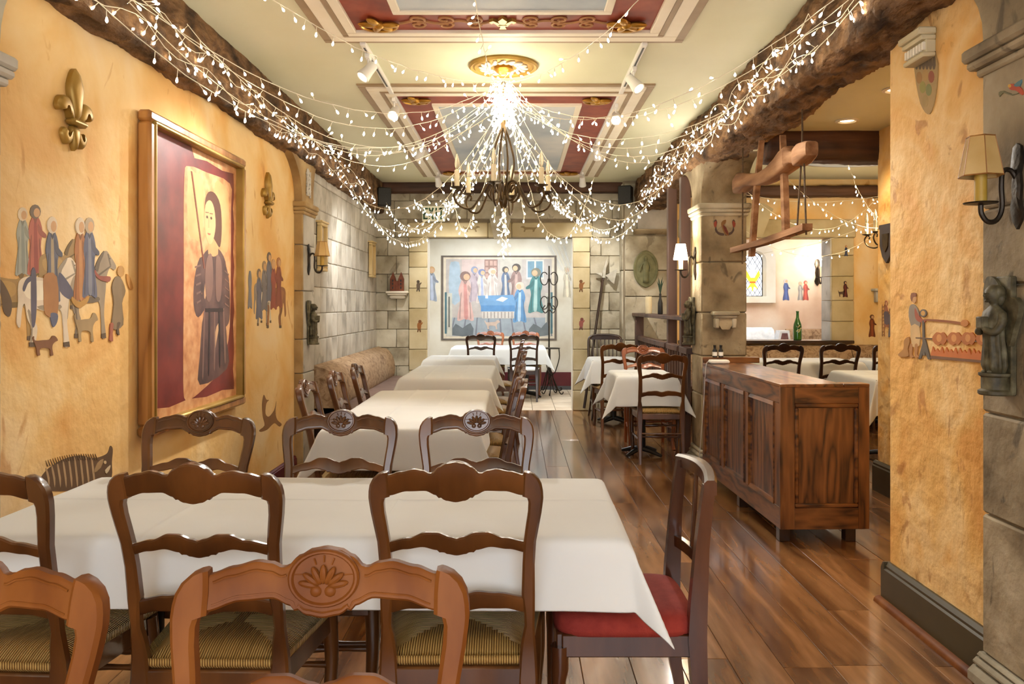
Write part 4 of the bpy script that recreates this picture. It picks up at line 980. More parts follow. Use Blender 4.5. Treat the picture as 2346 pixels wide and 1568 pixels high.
c.poly('tunic', T([(.36, .17), (.64, .17), (.9, .34), (.72, .5), (.78, .78), (.2, .82), (.3, .5), (.2, .3)], 246, 606, 44, 178), (112, 98, 78), 3); c.poly('face', ell(275, 622, 8, 13), (190, 142, 78), 1)
c.poly('leg', [(251, 742), (258, 742), (256, 765), (257, 782), (249, 780), (250, 764)], (150, 76, 62), 2); c.poly('leg', [(266, 740), (274, 740), (270, 752), (272, 768), (266, 764)], (66, 52, 46), 2); c.poly('bird', [(288, 628), (296, 636), (303, 660), (297, 664), (290, 648)], (188, 130, 60), 2)
c.poly('dog', T(DOG, 168, 712, 54, 70), (150, 130, 96), 3); c.poly('dog', T(DOG, 72, 766, 58, 48), (110, 66, 42), 3)
# second, smaller riders
c = mural('wall_mural', 'small painted mural of riders in blue between the painting and the pilaster', 'mural', 'x', LX, 1, (612, 752))
horse(c, 582, 622, 40, 125, (134, 132, 138)); horse(c, 598, 632, 56, 120, (132, 84, 58), True); horse(c, 590, 640, 40, 100, (216, 208, 196))
for x, y, col, hd in ((583, 618, (88, 100, 140), (110, 100, 96)), (595, 600, (104, 110, 132), (150, 130, 110)), (606, 580, (84, 96, 132), (80, 76, 84)), (616, 596, (136, 60, 58), (190, 150, 110)), (628, 592, (128, 62, 56), (170, 110, 76))): figure(c, x, y, 20, 112, col, hd)
c.poly('walking_man', T(ROBE, 566, 606, 12, 100), (112, 124, 150), 3)
# leaping hind and boar
c = mural('wall_mural', 'painted brown leaping hind low on the yellow wall beside the pilaster', 'mural', 'x', LX, 1, (622, 990))
c.poly('hind', [(604, 905), (610, 916), (616, 917), (610, 925), (608, 948), (616, 955), (628, 940), (633, 920), (631, 945), (635, 962), (645, 972), (640, 978), (630, 970), (622, 975), (612, 985), (598, 990), (594, 986), (606, 975), (602, 955), (600, 928)], (124, 84, 50), 3)
c = mural('wall_mural', 'painted bristling dark boar with pale stripes low on the left wall', 'mural', 'x', LX, 1, (180, 1110))
c.poly('boar', [(86, 1112), (104, 1080), (140, 1055), (180, 1044), (212, 1050), (232, 1046), (246, 1038), (252, 1022), (258, 1030), (256, 1060), (256, 1090), (246, 1112), (210, 1122), (150, 1126), (100, 1124)], (66, 46, 30), 4)
for i in range(9): x = 104+i*13; c.poly('stripe', [(x, 1076-min(i, 5)*5), (x+3, 1075-min(i, 5)*5), (x+9, 1096), (x+8, 1118), (x+5, 1100)], (168, 144, 112), 2)
for i in range(22): x = 108+i*5.4; y = 1066-18*math.sin(min(1, (x-100)/80)*1.4); c.poly('bristle', [(x, y+6), (x+2.4, y+6), (x-4, y-8)], (60, 42, 30), 1)
c.poly('ear', [(214, 1084), (222, 1062), (236, 1052), (230, 1072)], (150, 124, 90), 2); c.poly('tusk', [(240, 1078), (252, 1066), (250, 1076), (243, 1086)], (214, 200, 170), 2); c.poly('eye', ell(240, 1060, 3, 4), (214, 190, 150), 1)
# spit-roast scene on right wall
RX = 1.7
c = mural('wall_mural', 'painted mural of a cook turning a spit over flames on the right wall', 'mural', 'x', RX, -1, (2150, 825), base=.004)
c.poly('tunic', [(2086, 702), (2096, 698), (2106, 712), (2110, 742), (2106, 752), (2092, 752), (2084, 725)], (124, 120, 118), 3); c.poly('sleeve', [(2098, 706), (2104, 716), (2112, 730), (2122, 735), (2118, 740), (2104, 736), (2098, 724)], (150, 68, 54), 3)
c.poly('apron', [(2088, 748), (2108, 748), (2108, 792), (2092, 794)], (208, 178, 130), 2); c.poly('face', ell(2096, 686, 5, 9), (200, 150, 100), 1); c.poly('hair', [(2088, 684), (2090, 672), (2100, 672), (2100, 680), (2094, 682), (2092, 692)], (124, 72, 52), 2)
for x in (2086, 2098): c.poly('leg', [(x, 790), (x+7, 790), (x+5, 812), (x+10, 818), (x, 818)], (170, 116, 66), 2)
c.poly('ladle', [(2122, 731), (2170, 734), (2206, 739), (2206, 744), (2170, 739), (2122, 735)], (142, 78, 42), 2); c.poly('ladle_bowl', ell(2212, 741, 9, 8), (190, 120, 60), 1)
for P in ([(2115, 735), (2119, 735), (2121, 815), (2116, 815)], [(2106, 823), (2118, 778), (2122, 778), (2134, 824), (2128, 824), (2119, 800), (2112, 822)]): c.poly('spit_stand', P, (72, 74, 78), 1)
R_ = ell(2117, 718, 8, 9); c.poly('spit_wheel', R_, (84, 86, 90), 1); c.poly('wheel_gap', ell(2117, 718, 5, 6), (214, 160, 84), 1)
c.poly('spit', [(2100, 773), (2256, 782), (2256, 785), (2100, 776)], (84, 66, 54), 1)
for x in (2140, 2174, 2206, 2240): c.poly('roast', [(x-2, 775), (x+6, 763), (x+12, 762), (x+18, 764), (x+24, 762), (x+32, 776), (x+24, 790), (x+18, 788), (x+12, 791), (x+4, 788)], (184, 104, 52), 3); c.poly('roast_light', ell(x+14, 775, 6, 9), (218, 150, 88), 1)
fl = [(2134, 815)]+[(2134+i*5.2, (800 if i % 2 else 812)+i*.25+(4 if i % 3 == 0 else 0)-6) for i in range(1, 24)]+[(2254, 832), (2200, 826), (2150, 820)]
c.poly('flames', fl, (200, 104, 50), 1); c.poly('embers', [(2134, 815), (2254, 826), (2254, 832), (2134, 822)], (104, 72, 56), 1)
c.poly('dog', [(2060, 812), (2072, 800), (2074, 780), (2084, 772), (2086, 784), (2082, 800), (2084, 816), (2066, 818)], (166, 116, 60), 3)
# bracket and painted pipes high on the right wall
br = thing('wall_bracket', 'cream dentil bracket with painted pipes high on the right yellow wall', 'bracket', onx(2122, 240, RX))
o = br.location
y0, y1 = onx(2147, 100, RX).y-o.y, onx(2096, 100, RX).y-o.y; zt = onx(2122, 76, RX).z-o.z
m = MB(); m.cbox(-.075, 0, y0, y1, zt-.03, zt, .006); m.cbox(-.06, 0, y0+.006, y1-.006, zt-.05, zt-.03, .004); m.cbox(-.04, 0, y0+.01, y1-.01, zt-.10, zt-.05, .002); m.cbox(-.055, 0, y0+.006, y1-.006, zt-.12, zt-.10, .005); m.build('moulding', M['stone_jamb'], br, smooth=True)
for i in range(7): yy = lerp(y0+.02, y1-.02, i/6); MB().cbox(-.052, -.036, yy-.007, yy+.007, zt-.092, zt-.058, .002).build('dentil', M['trim_white'], br)
c = Canvas(br, 'x', RX, -1, .004)
c.poly('painted_ground', [(2098, 130), (2146, 126), (2148, 200), (2136, 255), (2122, 258), (2106, 220)], (172, 142, 90), 3)
for x in (2102, 2110, 2118, 2126, 2134, 2142): c.poly('painted_pipe', [(x-2, 118), (x+2, 118), (x+4, 150), (x, 160), (x-4, 150)], (104, 86, 62), 2)
for x, y, q in ((2108, 178, (160, 118, 60)), (2122, 172, (176, 140, 80)), (2136, 176, (150, 80, 50)), (2116, 200, (150, 140, 70)), (2130, 206, (130, 130, 76)), (2122, 232, (168, 140, 84))): c.poly('painted_face', ell(x, y, 7, 14), q, 1)
# emblem on the pillar, bird on the right pilaster
c = mural('wall_mural', 'painted bird emblem with curling scrolls on the stone pillar', 'mural', 'y', 6.65, -1, (1660, 545), base=.003)
for sg in (-1, 1):
    P = [(1660+sg*u, v) for u, v in ((2, 540), (14, 538), (22, 528), (20, 518), (24, 508), (20, 503), (17, 510), (19, 520), (16, 530), (8, 534), (2, 535))]; c.poly('scroll', P, (88, 70, 62), 3)
    c.poly('leaf', [(1660+sg*u, v) for u, v in ((19, 506), (25, 512), (22, 522), (18, 516))], (150, 70, 50), 2)
c.poly('bird', [(1656, 506), (1663, 504), (1662, 512), (1658, 518), (1668, 530), (1668, 540), (1660, 536), (1654, 522), (1652, 512)], (134, 96, 54), 3); c.poly('bird_wing', [(1656, 516), (1664, 522), (1668, 538), (1660, 530)], (110, 50, 40), 2)
c = mural('wall_mural', 'painted red and yellow bird on the right near pilaster', 'mural', 'x', 1.66, -1, (2325, 225), base=.003)
c.poly('bird', [(2312, 198), (2318, 192), (2334, 196), (2344, 206), (2344, 218), (2330, 208), (2318, 206)], (184, 74, 40), 3); c.poly('bird_head', ell(2315, 197, 4, 4), (212, 160, 60), 1); c.poly('wing', [(2324, 196), (2342, 182), (2338, 198)], (80, 120, 130), 2)
c.poly('twig', [(2290, 212), (2300, 208), (2320, 216), (2338, 212), (2320, 219), (2300, 213), (2292, 222)], (110, 104, 70), 2)
# little creatures on the alcove jambs and lintel
def critter(px, py, s, col, label, kind):
    yy = BY-.035 if kind != 'lintel' else BY-.04
    c = mural('painted_creature', label, 'mural', 'y', yy, -1, (px, py+s), base=.002, group='little creatures painted round the alcove opening')
    if kind == 'lintel':
        c.poly('beast', T(DOG, px-s*1.4, py-s*.5, s*2.8, s, px > 1150), col, 3)
    else:
        c.poly('body', T([(.3, .3), (.6, .2), (.8, .45), (.7, .8), (.45, .85), (.25, .6)], px-s*.6, py-s, s*1.2, s*2), col, 3)
        c.poly('head', ell(px+s*(.0 if kind % 2 else .15), py-s*.7, s*.28, s*.28), tuple(int(v*.8) for v in col), 1)
        c.poly('leg', T([(.35, .75), (.45, .78), (.4, 1), (.25, 1)], px-s*.6, py-s, s*1.2, s*2), tuple(int(v*.7) for v in col), 2); c.poly('leg', T([(.55, .78), (.68, .75), (.75, 1), (.6, 1)], px-s*.6, py-s, s*1.2, s*2), tuple(int(v*.7) for v in col), 2)
        c.poly('arm', T([(.6, .35), (.95, .2), (1, .28), (.7, .5)], px-s*.6, py-s, s*1.2, s*2), col, 2)
critter(958, 655, 13, (96, 80, 62), 'small painted grey creature, upper of two on the left alcove jamb', 1)
critter(960, 747, 14, (150, 96, 46), 'small painted orange dancer, lower of two on the left alcove jamb', 2)
critter(1331, 655, 14, (140, 92, 50), 'small painted brown lute creature, upper of two on the right alcove jamb', 1)
critter(1331, 742, 14, (150, 86, 76), 'small painted pink flower creature, lower of two on the right alcove jamb', 2)
critter(957, 532, 7, (86, 110, 60), 'small painted green creature left of the lintel', 1); critter(1334, 522, 10, (80, 116, 60), 'small painted green figure with red cap at the right end of the lintel', 1)
critter(1080, 524, 14, (150, 130, 92), 'painted line beast on the lintel left of the keystone', 'lintel'); critter(1212, 524, 14, (150, 130, 92), 'painted line beast on the lintel right of the keystone', 'lintel')
# alcove side figures, garden-room figures and side-room figures
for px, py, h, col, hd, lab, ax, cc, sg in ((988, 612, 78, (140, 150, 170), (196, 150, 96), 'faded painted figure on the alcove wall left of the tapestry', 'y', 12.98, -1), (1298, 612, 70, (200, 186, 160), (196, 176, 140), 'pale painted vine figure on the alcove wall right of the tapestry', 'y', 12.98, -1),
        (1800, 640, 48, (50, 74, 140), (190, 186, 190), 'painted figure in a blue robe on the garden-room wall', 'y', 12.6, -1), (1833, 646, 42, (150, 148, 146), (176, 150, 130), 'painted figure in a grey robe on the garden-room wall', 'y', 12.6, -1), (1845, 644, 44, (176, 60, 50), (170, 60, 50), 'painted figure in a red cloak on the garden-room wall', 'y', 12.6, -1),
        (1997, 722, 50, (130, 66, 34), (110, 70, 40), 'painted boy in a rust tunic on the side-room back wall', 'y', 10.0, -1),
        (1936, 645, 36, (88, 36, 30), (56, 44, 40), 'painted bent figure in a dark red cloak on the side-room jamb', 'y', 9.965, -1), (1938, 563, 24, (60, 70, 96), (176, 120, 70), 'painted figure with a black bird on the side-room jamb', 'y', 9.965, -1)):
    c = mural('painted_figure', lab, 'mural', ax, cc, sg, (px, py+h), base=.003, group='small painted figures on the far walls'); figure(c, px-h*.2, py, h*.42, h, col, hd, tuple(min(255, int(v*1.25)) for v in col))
c = mural('painted_dog', 'small painted dog beside the bent figure on the side-room jamb', 'mural', 'y', 9.965, -1, (1926, 680), base=.003); c.poly('dog', T(DOG, 1920, 664, 16, 16), (90, 70, 56), 2)
c = mural('wall_mural', 'painted figure on a ladder beside a seated one on the inner yellow wall', 'mural', 'x', 2.65, -1, (2032, 772), base=.003)
for x in (2021, 2026): c.poly('ladder_rail', [(x, 698), (x+1.6, 698), (x+1.6, 771), (x, 771)], (140, 96, 64), 1)
for i in range(9): c.poly('rung', [(2021, 702+i*8), (2027, 702+i*8), (2027, 704+i*8), (2021, 704+i*8)], (140, 96, 64), 1)
figure(c, 2024, 690, 14, 60, (160, 100, 80), (150, 90, 70)); c.poly('skirt', [(2026, 716), (2036, 716), (2038, 742), (2028, 742)], (72, 70, 100), 2); figure(c, 2034, 708, 14, 64, (88, 92, 120), (120, 90, 70))

# ------------------------------------------------------------------ WALL PIECES
# big framed painting (generic standing figure on a crimson ground)
FX, y0, y1, z0, z1 = -1.76, 3.855, 5.22, .72, 2.305
pt = thing('framed_painting', 'large oak-framed crimson painting of a standing armoured figure on the yellow wall', 'painting', (LX, (y0+y1)/2, z0))
o = Vector(pt.location)
def fr(name, a, b, c_, d, x0, x1, mat, bv=.006): return MB().cbox(x0-o.x, x1-o.x, a-o.y, b-o.y, c_-o.z, d-o.z, bv).build(name, mat, pt, smooth=True)
fw = .055
for a, b, c_, d in ((y0, y1, z0, z0+fw), (y0, y1, z1-fw, z1), (y0, y0+fw, z0+fw, z1-fw), (y1-fw, y1, z0+fw, z1-fw)): fr('frame_rail', a, b, c_, d, LX, FX, M['frame_oak'], .014)
g = fw-.012
for a, b, c_, d in ((y0+g, y1-g, z0+g, z0+fw+.012), (y0+g, y1-g, z1-fw-.012, z1-g), (y0+g, y0+fw+.012, z0+fw, z1-fw), (y1-fw-.012, y1-g, z0+fw, z1-fw)): fr('gilt_bead', a, b, c_, d, LX+.01, FX+.006, M['gold_dull'], .008)
gl = dict(rough=.22)
fr('canvas', y0+fw, y1-fw, z0+fw, z1-fw, LX+.005, LX+.026, pbr('crimson_ground', [(88, 22, 24), (112, 32, 30), (130, 46, 40)], scale=5, rough=.42, coat=.12), .001)
c = Canvas(pt, 'x', LX, 1, .0265)
tan = pbr('aged_tan_paint', [(176, 112, 66), (206, 146, 96), (220, 170, 122)], scale=14, rough=.42, coat=.12, detail=8)
fig = pbr('violet_brown_paint', [(58, 36, 38), (88, 58, 56), (106, 76, 70)], scale=7, rough=.42, coat=.12)
def lt(u, v): Y = lerp(y0+fw, y1-fw, u); z = lerp(z0+fw, z1-fw, v); return ((LX*F/Y)+CX, CY-(z-CAMZ)*F/Y)     # wall position -> where it stands
def LP(P): return [lt(*p) for p in P]
c.poly('torn_edge', LP([(.0, .0)]+[(.055+.012*math.sin(i*2.1), i/16) for i in range(17)]+[(0, 1)]), 0, 1, tan); c.poly('torn_edge', LP([(1, 0)]+[(.955+.01*math.sin(i*2.3), i/16) for i in range(17)]+[(1, 1)]), 0, 1, tan)
c.poly('torn_edge', LP([(.04, 0), (.96, 0), (.96, .035), (.8, .045), (.6, .036), (.4, .048), (.2, .038), (.04, .05)]), 0, 1, tan); c.poly('torn_edge', LP([(.42, 1), (.96, 1), (.96, .965), (.8, .955), (.6, .965), (.46, .955)]), 0, 1, tan)
c.poly('tan_field', LP([(.36, .05), (.34, .12), (.345, .5), (.35, .86), (.40, .915), (.6, .92), (.9, .915), (.915, .8), (.91, .45), (.88, .25), (.74, .12), (.56, .07), (.42, .045)]), 0, 3, tan)
for Q_ in ([(.39, .89), (.385, .68), (.46, .65), (.55, .66), (.56, .88), (.47, .9)], [(.70, .89), (.74, .66), (.86, .62), (.89, .70), (.88, .87), (.8, .9)]): c.poly('pale_banner', LP(Q_), 0, 2, pbr('cream_paint', [(196, 148, 92), (212, 168, 112)], scale=8, rough=.42, coat=.12))
c.poly('skirt', LP([(.52, .09), (.86, .13), (.86, .24), (.80, .38), (.58, .38), (.52, .2)]), 0, 3, fig)
c.poly('torso', LP([(.60, .36), (.80, .36), (.84, .5), (.84, .58), (.74, .63), (.62, .62), (.52, .56), (.54, .46)]), 0, 3, fig)
c.poly('arm', LP([(.52, .58), (.46, .5), (.45, .40), (.50, .35), (.60, .40), (.63, .47), (.58, .47), (.54, .44), (.58, .56)]), 0, 3, fig); c.poly('arm', LP([(.82, .58), (.89, .5), (.9, .36), (.86, .31), (.74, .30), (.74, .34), (.82, .38), (.8, .5)]), 0, 3, fig)
c.poly('hand', LP([(.58, .42), (.62, .48), (.64, .53), (.60, .52), (.57, .45)]), 0, 2, flat((206, 160, 116), .3)); c.poly('hand', LP([(.72, .31), (.76, .32), (.72, .25), (.69, .19), (.69, .25)]), 0, 2, flat((206, 160, 116), .3))
c.poly('neck', LP([(.63, .66), (.72, .66), (.74, .60), (.62, .60)]), 0, 2, flat((200, 150, 100), .4)); c.poly('hair', LP([(.58, .80), (.62, .845), (.70, .85), (.77, .81), (.79, .72), (.77, .64), (.72, .65), (.60, .72)]), 0, 3, flat((86, 46, 34), .4)); c.poly('face', LP([(.585, .79), (.64, .815), (.69, .79), (.71, .72), (.68, .66), (.64, .64), (.60, .66), (.575, .72)]), 0, 3, flat((216, 168, 118), .4))
for u in (.605, .655): c.poly('eye', LP(ell(u, .745, .012, .006, 8)), 0, 1, flat((80, 50, 36), .4)); c.poly('brow', LP([(u-.02, .760), (u+.02, .762), (u+.02, .766), (u-.02, .764)]), 0, 1, flat((120, 78, 52), .4))
c.poly('nose', LP([(.622, .745), (.630, .745), (.632, .705), (.614, .703)]), 0, 1, flat((200, 150, 106), .4)); c.poly('mouth', LP([(.608, .683), (.65, .683), (.64, .676), (.618, .676)]), 0, 1, flat((160, 84, 66), .4))
lit_ = flat((126, 94, 84), .4); dk_ = flat((44, 28, 30), .4)
for k_ in range(5): c.poly('skirt_fold', LP([(.565+.06*k_, .37), (.58+.06*k_, .37), (.57+.068*k_, .24), (.56+.07*k_, .12+.01*k_), (.545+.07*k_, .12+.01*k_), (.555+.065*k_, .24)]), 0, 2, dk_ if k_ % 2 else lit_)
c.poly('breastplate_light', LP([(.60, .58), (.66, .60), (.68, .5), (.65, .42), (.60, .42), (.58, .5)]), 0, 3, lit_); c.poly('breastplate_light', LP([(.72, .60), (.78, .58), (.79, .5), (.77, .42), (.72, .42), (.71, .5)]), 0, 3, lit_)
c.poly('belt', LP([(.585, .385), (.81, .385), (.81, .37), (.585, .37)]), 0, 1, dk_)
for k_ in range(5): c.poly('arm_band', LP([(.465+.004*k_, .545-.034*k_), (.53, .555-.034*k_), (.53, .548-.034*k_), (.465+.004*k_, .538-.034*k_)]), 0, 1, lit_); c.poly('arm_band', LP([(.825, .545-.034*k_), (.885, .53-.034*k_), (.885, .523-.034*k_), (.825, .538-.034*k_)]), 0, 1, lit_)
c.poly('lance', LP([(.42, .9), (.435, .9), (.58, .54), (.565, .54)]), 0, 1, flat((120, 62, 44), .3))
# fleur-de-lis, gilt
def fleur(px, label):
    c0 = onx(px, 0, LX); t = thing('fleur_de_lis', label, 'ornament', (LX, c0.y, 2.0), 0, 'gilt fleurs-de-lis on the left wall'); s = .325
    def pet(P, name, d=.03, k=4):
        P = crom(P, k); n = len(P); cx_ = sum(p[0] for p in P)/n; cz_ = sum(p[1] for p in P)/n
        ring = lambda f, x: [(x, (cx_+(p[0]-cx_)*f)*s, (cz_+(p[1]-cz_)*f)*s) for p in P]
        MB().loft([ring(1, 0), ring(1, d*.5), ring(.82, d*.85), ring(.5, d)]).build(name, M['gold_dull'], t, smooth=True)
    pet([(0, 1.02), (.13, .8), (.10, .58), (.05, .38), (-.05, .38), (-.10, .58), (-.13, .8)], 'centre_petal', .04)
    for q in (-1, 1):
        pet([(q*.05, .36), (q*.10, .52), (q*.2, .62), (q*.33, .6), (q*.4, .48), (q*.34, .42), (q*.30, .5), (q*.22, .52), (q*.16, .44), (q*.12, .36)], 'side_petal', .035)
        pet([(q*.04, .26), (q*.1, .16), (q*.18, .1), (q*.24, .16), (q*.22, .24), (q*.28, .16), (q*.2, .04), (q*.1, .06), (q*.04, .14)], 'tail_scroll', .025)
    pet([(-.07, .28), (.07, .28), (.06, .1), (0, -.02), (-.06, .1)], 'tail', .03)
    MB().cbox(0, .045, -.17*s, .17*s, .29*s, .37*s, .01).build('band', M['gold_dull'], t, smooth=True)
fleur(163, 'gilt fleur-de-lis on the yellow wall left of the big painting'); fleur(610, 'gilt fleur-de-lis between the big painting and the far pilaster')
# cream-framed pictures on the pale stone wall
for px, py0, py1, wd, lab, cols in ((736, 512, 622, .24, 'cream-framed narrow picture behind the left sconce', ((120, 70, 60), (90, 110, 70))), (851, 557, 636, .26, 'cream-framed narrow picture near the back corner', ((150, 90, 76), (170, 120, 96)))):
    a = onx(px, py0, -1.80); b = onx(px, py1, -1.80); t = thing('framed_picture', lab, 'picture', (-1.812, a.y, b.z)); h = a.z-b.z; w = wd
    for q in ((-w/2, w/2, 0, .03), (-w/2, w/2, h-.03, h), (-w/2, -w/2+.03, .03, h-.03), (w/2-.03, w/2, .03, h-.03)): MB().cbox(0, .045, q[0], q[1], q[2], q[3], .006).build('frame_rail', pbr('cream_frame', [(206, 178, 118), (222, 198, 146)], rough=.5), t, smooth=True)
    MB().cbox(-.01, .055, -w/2-.01, w/2+.01, h, h+.018, .004).build('cornice', MATS['cream_frame'], t)
    MB().box(0, .012, -w/2+.02, w/2-.02, .02, h-.02).build('print', flat((214, 198, 170)), t)
    MB().prism([(-.05, .06), (.05, .06), (.045, h*.5), (.03, h*.7), (-.03, h*.7), (-.05, h*.5)], lambda u, v, w_: (w_, u, v), .012, .015).build('printed_figure', flat(cols[0]), t)
    MB().prism(ell(0, h*.78, .03, .04), lambda u, v, w_: (w_, u, v), .012, .015).build('printed_head', flat(cols[1]), t)
# sconces
def sconce(label, loc, rz, lit=False, shade=True, sc=1.0, yellow=True, group='wall sconces'):
    """local: wall plane at x=0, arm runs to +x"""
    t = thing('wall_sconce', label, 'sconce', loc, rz, group); t.scale = (sc,)*3
    P = [(u_, v_*.76) for u_, v_ in [(0, .19), (.02, .175), (.03, .12), (.016, .06), (.022, 0), (.016, -.06), (.03, -.12), (.022, -.15), (0, -.185), (-.022, -.15), (-.03, -.12), (-.016, -.06), (-.022, 0), (-.016, .06), (-.03, .12), (-.02, .175)]]
    rings = [[(x_, u*f, v*f) for u, v in P] for x_, f in ((0, 1), (.01, 1), (.018, .7))]
    MB().loft(rings).build('backplate', M['iron'], t, smooth=True)
    A = crom([(.012, 0, .03), (.03, 0, .055), (.055, 0, .05), (.06, 0, .0), (.058, 0, -.07), (.075, 0, -.11), (.105, 0, -.115), (.125, 0, -.09), (.128, 0, -.06)], 4, False)
    MB().tube(A, .0085, 8).build('arm', M['iron'], t, smooth=True)
    MB().lathe([(.004, -.062), (.05, -.056), (.053, -.052), (.012, -.053), (.012, -.045)], 20, (.128, 0, 0)).build('drip_pan', M['iron'], t, smooth=True)
    MB().lathe([(.019, -.052), (.019, .06), (.014, .062)], 14, (.128, 0, 0)).build('candle_sleeve', M['candle_yellow'] if yellow else M['candle'], t, smooth=True)
    lm = pbr('lit_lamp_bulb', [(255, 244, 224)], emit=(255, 232, 190), estr=60)
    if lit:
        MB().lathe([(.008, .062), (.016, .085), (.013, .11), (.002, .14)], 10, (.128, 0, 0)).build('light_bulb', lm, t, smooth=True)
    if shade:
        n = 6; R = []
        for z, r in ((.035, .068), (.165, .043)): R.append([(.128+r*math.cos(2*PI*k/n+.26), r*math.sin(2*PI*k/n+.26), z) for k in range(n)])
        sm = M['shade'] if not lit else pbr('lit_shade', [(250, 236, 206)], emit=(255, 236, 200), estr=14)
        s_ = MB().loft(R, cap=False).build('shade', sm, t); md = s_.modifiers.new('thick', 'SOLIDIFY'); md.thickness = .002
        m = MB()
        for k in range(n): m.tube([R[0][k], R[1][k]], .0016, 5)
        for r in R: m.tube(r+[r[0]], .0022, 5)
        m.build('shade_wire', M['frame_oak'] if not lit else sm, s_)
    return t
p = onx(706, 612, -1.757); sconce('iron wall sconce with parchment shade on the left far pilaster', (-1.757, p.y, p.z+.06), 0, sc=.92)
sconce('iron wall sconce with six-panel parchment shade on the right near pilaster', (1.66, 2.655, 1.752), PI, sc=1.0)
p = onx(1591, 605, 1.525); sconce('brightly lit wall sconce on the aisle face of the stone pillar', (1.525, 6.86, p.z+.0), PI, lit=True, sc=1.0, yellow=False)
light('POINT', 'pillar_sconce_light', (1.38, 6.86, p.z+.1), 40, (1, .94, .84), .05)
p = at(1872, 625, 12.6); sconce('brown branch sconce with lit candle on the garden-room wall', (p.x, 12.6, p.z), -PI/2, lit=True, shade=False, sc=1.5, yellow=False)
light('POINT', 'garden_sconce_light', (p.x, 12.38, p.z+.2), 14, (1, .92, .78), .05)
# angel statues
def angel(label, loc, rz, h, group='angel statues on the stone piers'):
    """local: wall at x=0, figure stands off to +x, looking +x"""
    t = thing('angel_statue', label, 'statue', loc, rz, group); t.scale = (h, h, h); B = M['bronze']
    MB().cbox(0, .05, -.11, .11, .0, 1.0, .01).build('backing_slab', B, t, smooth=True)
    MB().lathe([(.12, 0), (.13, .01), (.13, .035), (.105, .05), (.105, .15), (.125, .165), (.125, .185)], 20, (.12, 0, 0)).build('pedestal', B, t, smooth=True)
    rings = []
    for z, cx, rx, ry, fo in ((.185, .12, .07, .09, .10), (.25, .12, .085, .105, .16), (.36, .12, .08, .10, .16), (.48, .125, .075, .095, .12), (.56, .13, .078, .10, .08), (.64, .13, .08, .115, .05), (.70, .125, .07, .12, .03), (.735, .122, .045, .07, 0), (.755, .125, .03, .034, 0), (.775, .13, .034, .036, 0), (.80, .14, .056, .05, 0), (.84, .14, .066, .06, 0), (.885, .135, .062, .058, 0), (.92, .13, .036, .036, 0), (.93, .13, .008, .008, 0)):
        rings.append([(cx+rx*math.cos(a)*(1+fo*math.sin(a*9+z*6)), ry*math.sin(a)*(1+fo*math.sin(a*9+z*6)), z) for a in [2*PI*k/36 for k in range(36)]])
    b = MB().loft(rings).build('robed_figure', B, t, smooth='all')
    m = MB(); m.ball((.207, 0, .838), .015, .009, .017); m.build('nose', B, b, smooth=True)
    m = MB(); [m.tube([(.188, s*.038, .853), (.203, s*.022, .862), (.207, s*.008, .856)], .006, 6) for s in (-1, 1)]; m.tube([(.196, -.018, .812), (.205, 0, .814), (.196, .018, .812)], .005, 6); m.ball((.188, 0, .793), .018, .022, .014); m.build('brow_and_mouth', B, b, smooth=True)
    m = MB(); m.ball((.105, 0, .865), .068, .070, .066, 14, 8); m.ball((.085, 0, .81), .045, .068, .06, 12, 6); m.build('hair', B, b, smooth='all')
    for s in (-1, 1):
        MB().tube(crom([(.12, s*.10, .69), (.14, s*.13, .60), (.19, s*.11, .53), (.225, s*.05, .55), (.23, s*.02, .57)], 3, False), [.038, .037, .036, .035, .034, .034, .034, .032, .03, .026, .022, .02, .018], 10).build('arm', B, t, smooth='all')
        W = crom([(.05, .08), (.02, .02), (-.02, .2), (-.06, .4), (-.03, .52), (.05, .50), (.10, .38), (.10, .2)], 4)
        MB().prism([(s*(.15-1.6*u), .40+v*(.8 if s > 0 else 1.15)) for u, v in W], lambda u, v, w: (w, u, v), .03, .075).build('wing', B, t, smooth=True)
    MB().cbox(.19, .26, -.045, .045, .56, .66, .008).build('book', B, t, smooth=True)
    for s in (-1, 1): MB().ball((.17, s*.04, .195), .045, .022, .018).build('foot', B, t, smooth=True)
    return t
p = onx(2312, 905, 1.66); angel('weathered bronze-green angel statue holding a book on the right near pilaster', (1.66, p.y, p.z), PI, .40)
p = onx(706, 790, -1.757); angel('small green-brown angel statue below the left sconce', (-1.757, p.y, p.z), 0, .37)
p = onx(1590, 790, 1.525); angel('small bronze angel statue below the lit pillar sconce', (1.525, p.y, p.z), PI, .41)
# stone corbel shelf on the pillar
p = at(1658, 755, 6.65); t = thing('corbel_shelf', 'small carved stone corbel shelf on the pillar above the counter', 'shelf', (p.x, 6.65, p.z))
MB().cbox(-.11, .11, -.10, 0, .115, .15, .008).build('shelf_slab', M['stone'], t, smooth=True); MB().cbox(-.09, .09, -.085, 0, .095, .117, .006).build('under_moulding', M['stone'], t, smooth=True)
MB().prism([(-.07, .097), (.07, .097), (.05, .03), (.03, 0), (-.03, 0), (-.05, .03)], lambda u, v, w: (u, w, v), -.065, 0).build('bracket_block', M['stone_dark'], t, smooth=True)
for s in (-1, 1): MB().cbox(s*.07-.018, s*.07+.018, -.075, 0, .01, .097, .008).build('scroll_side', M['stone'], t, smooth=True)
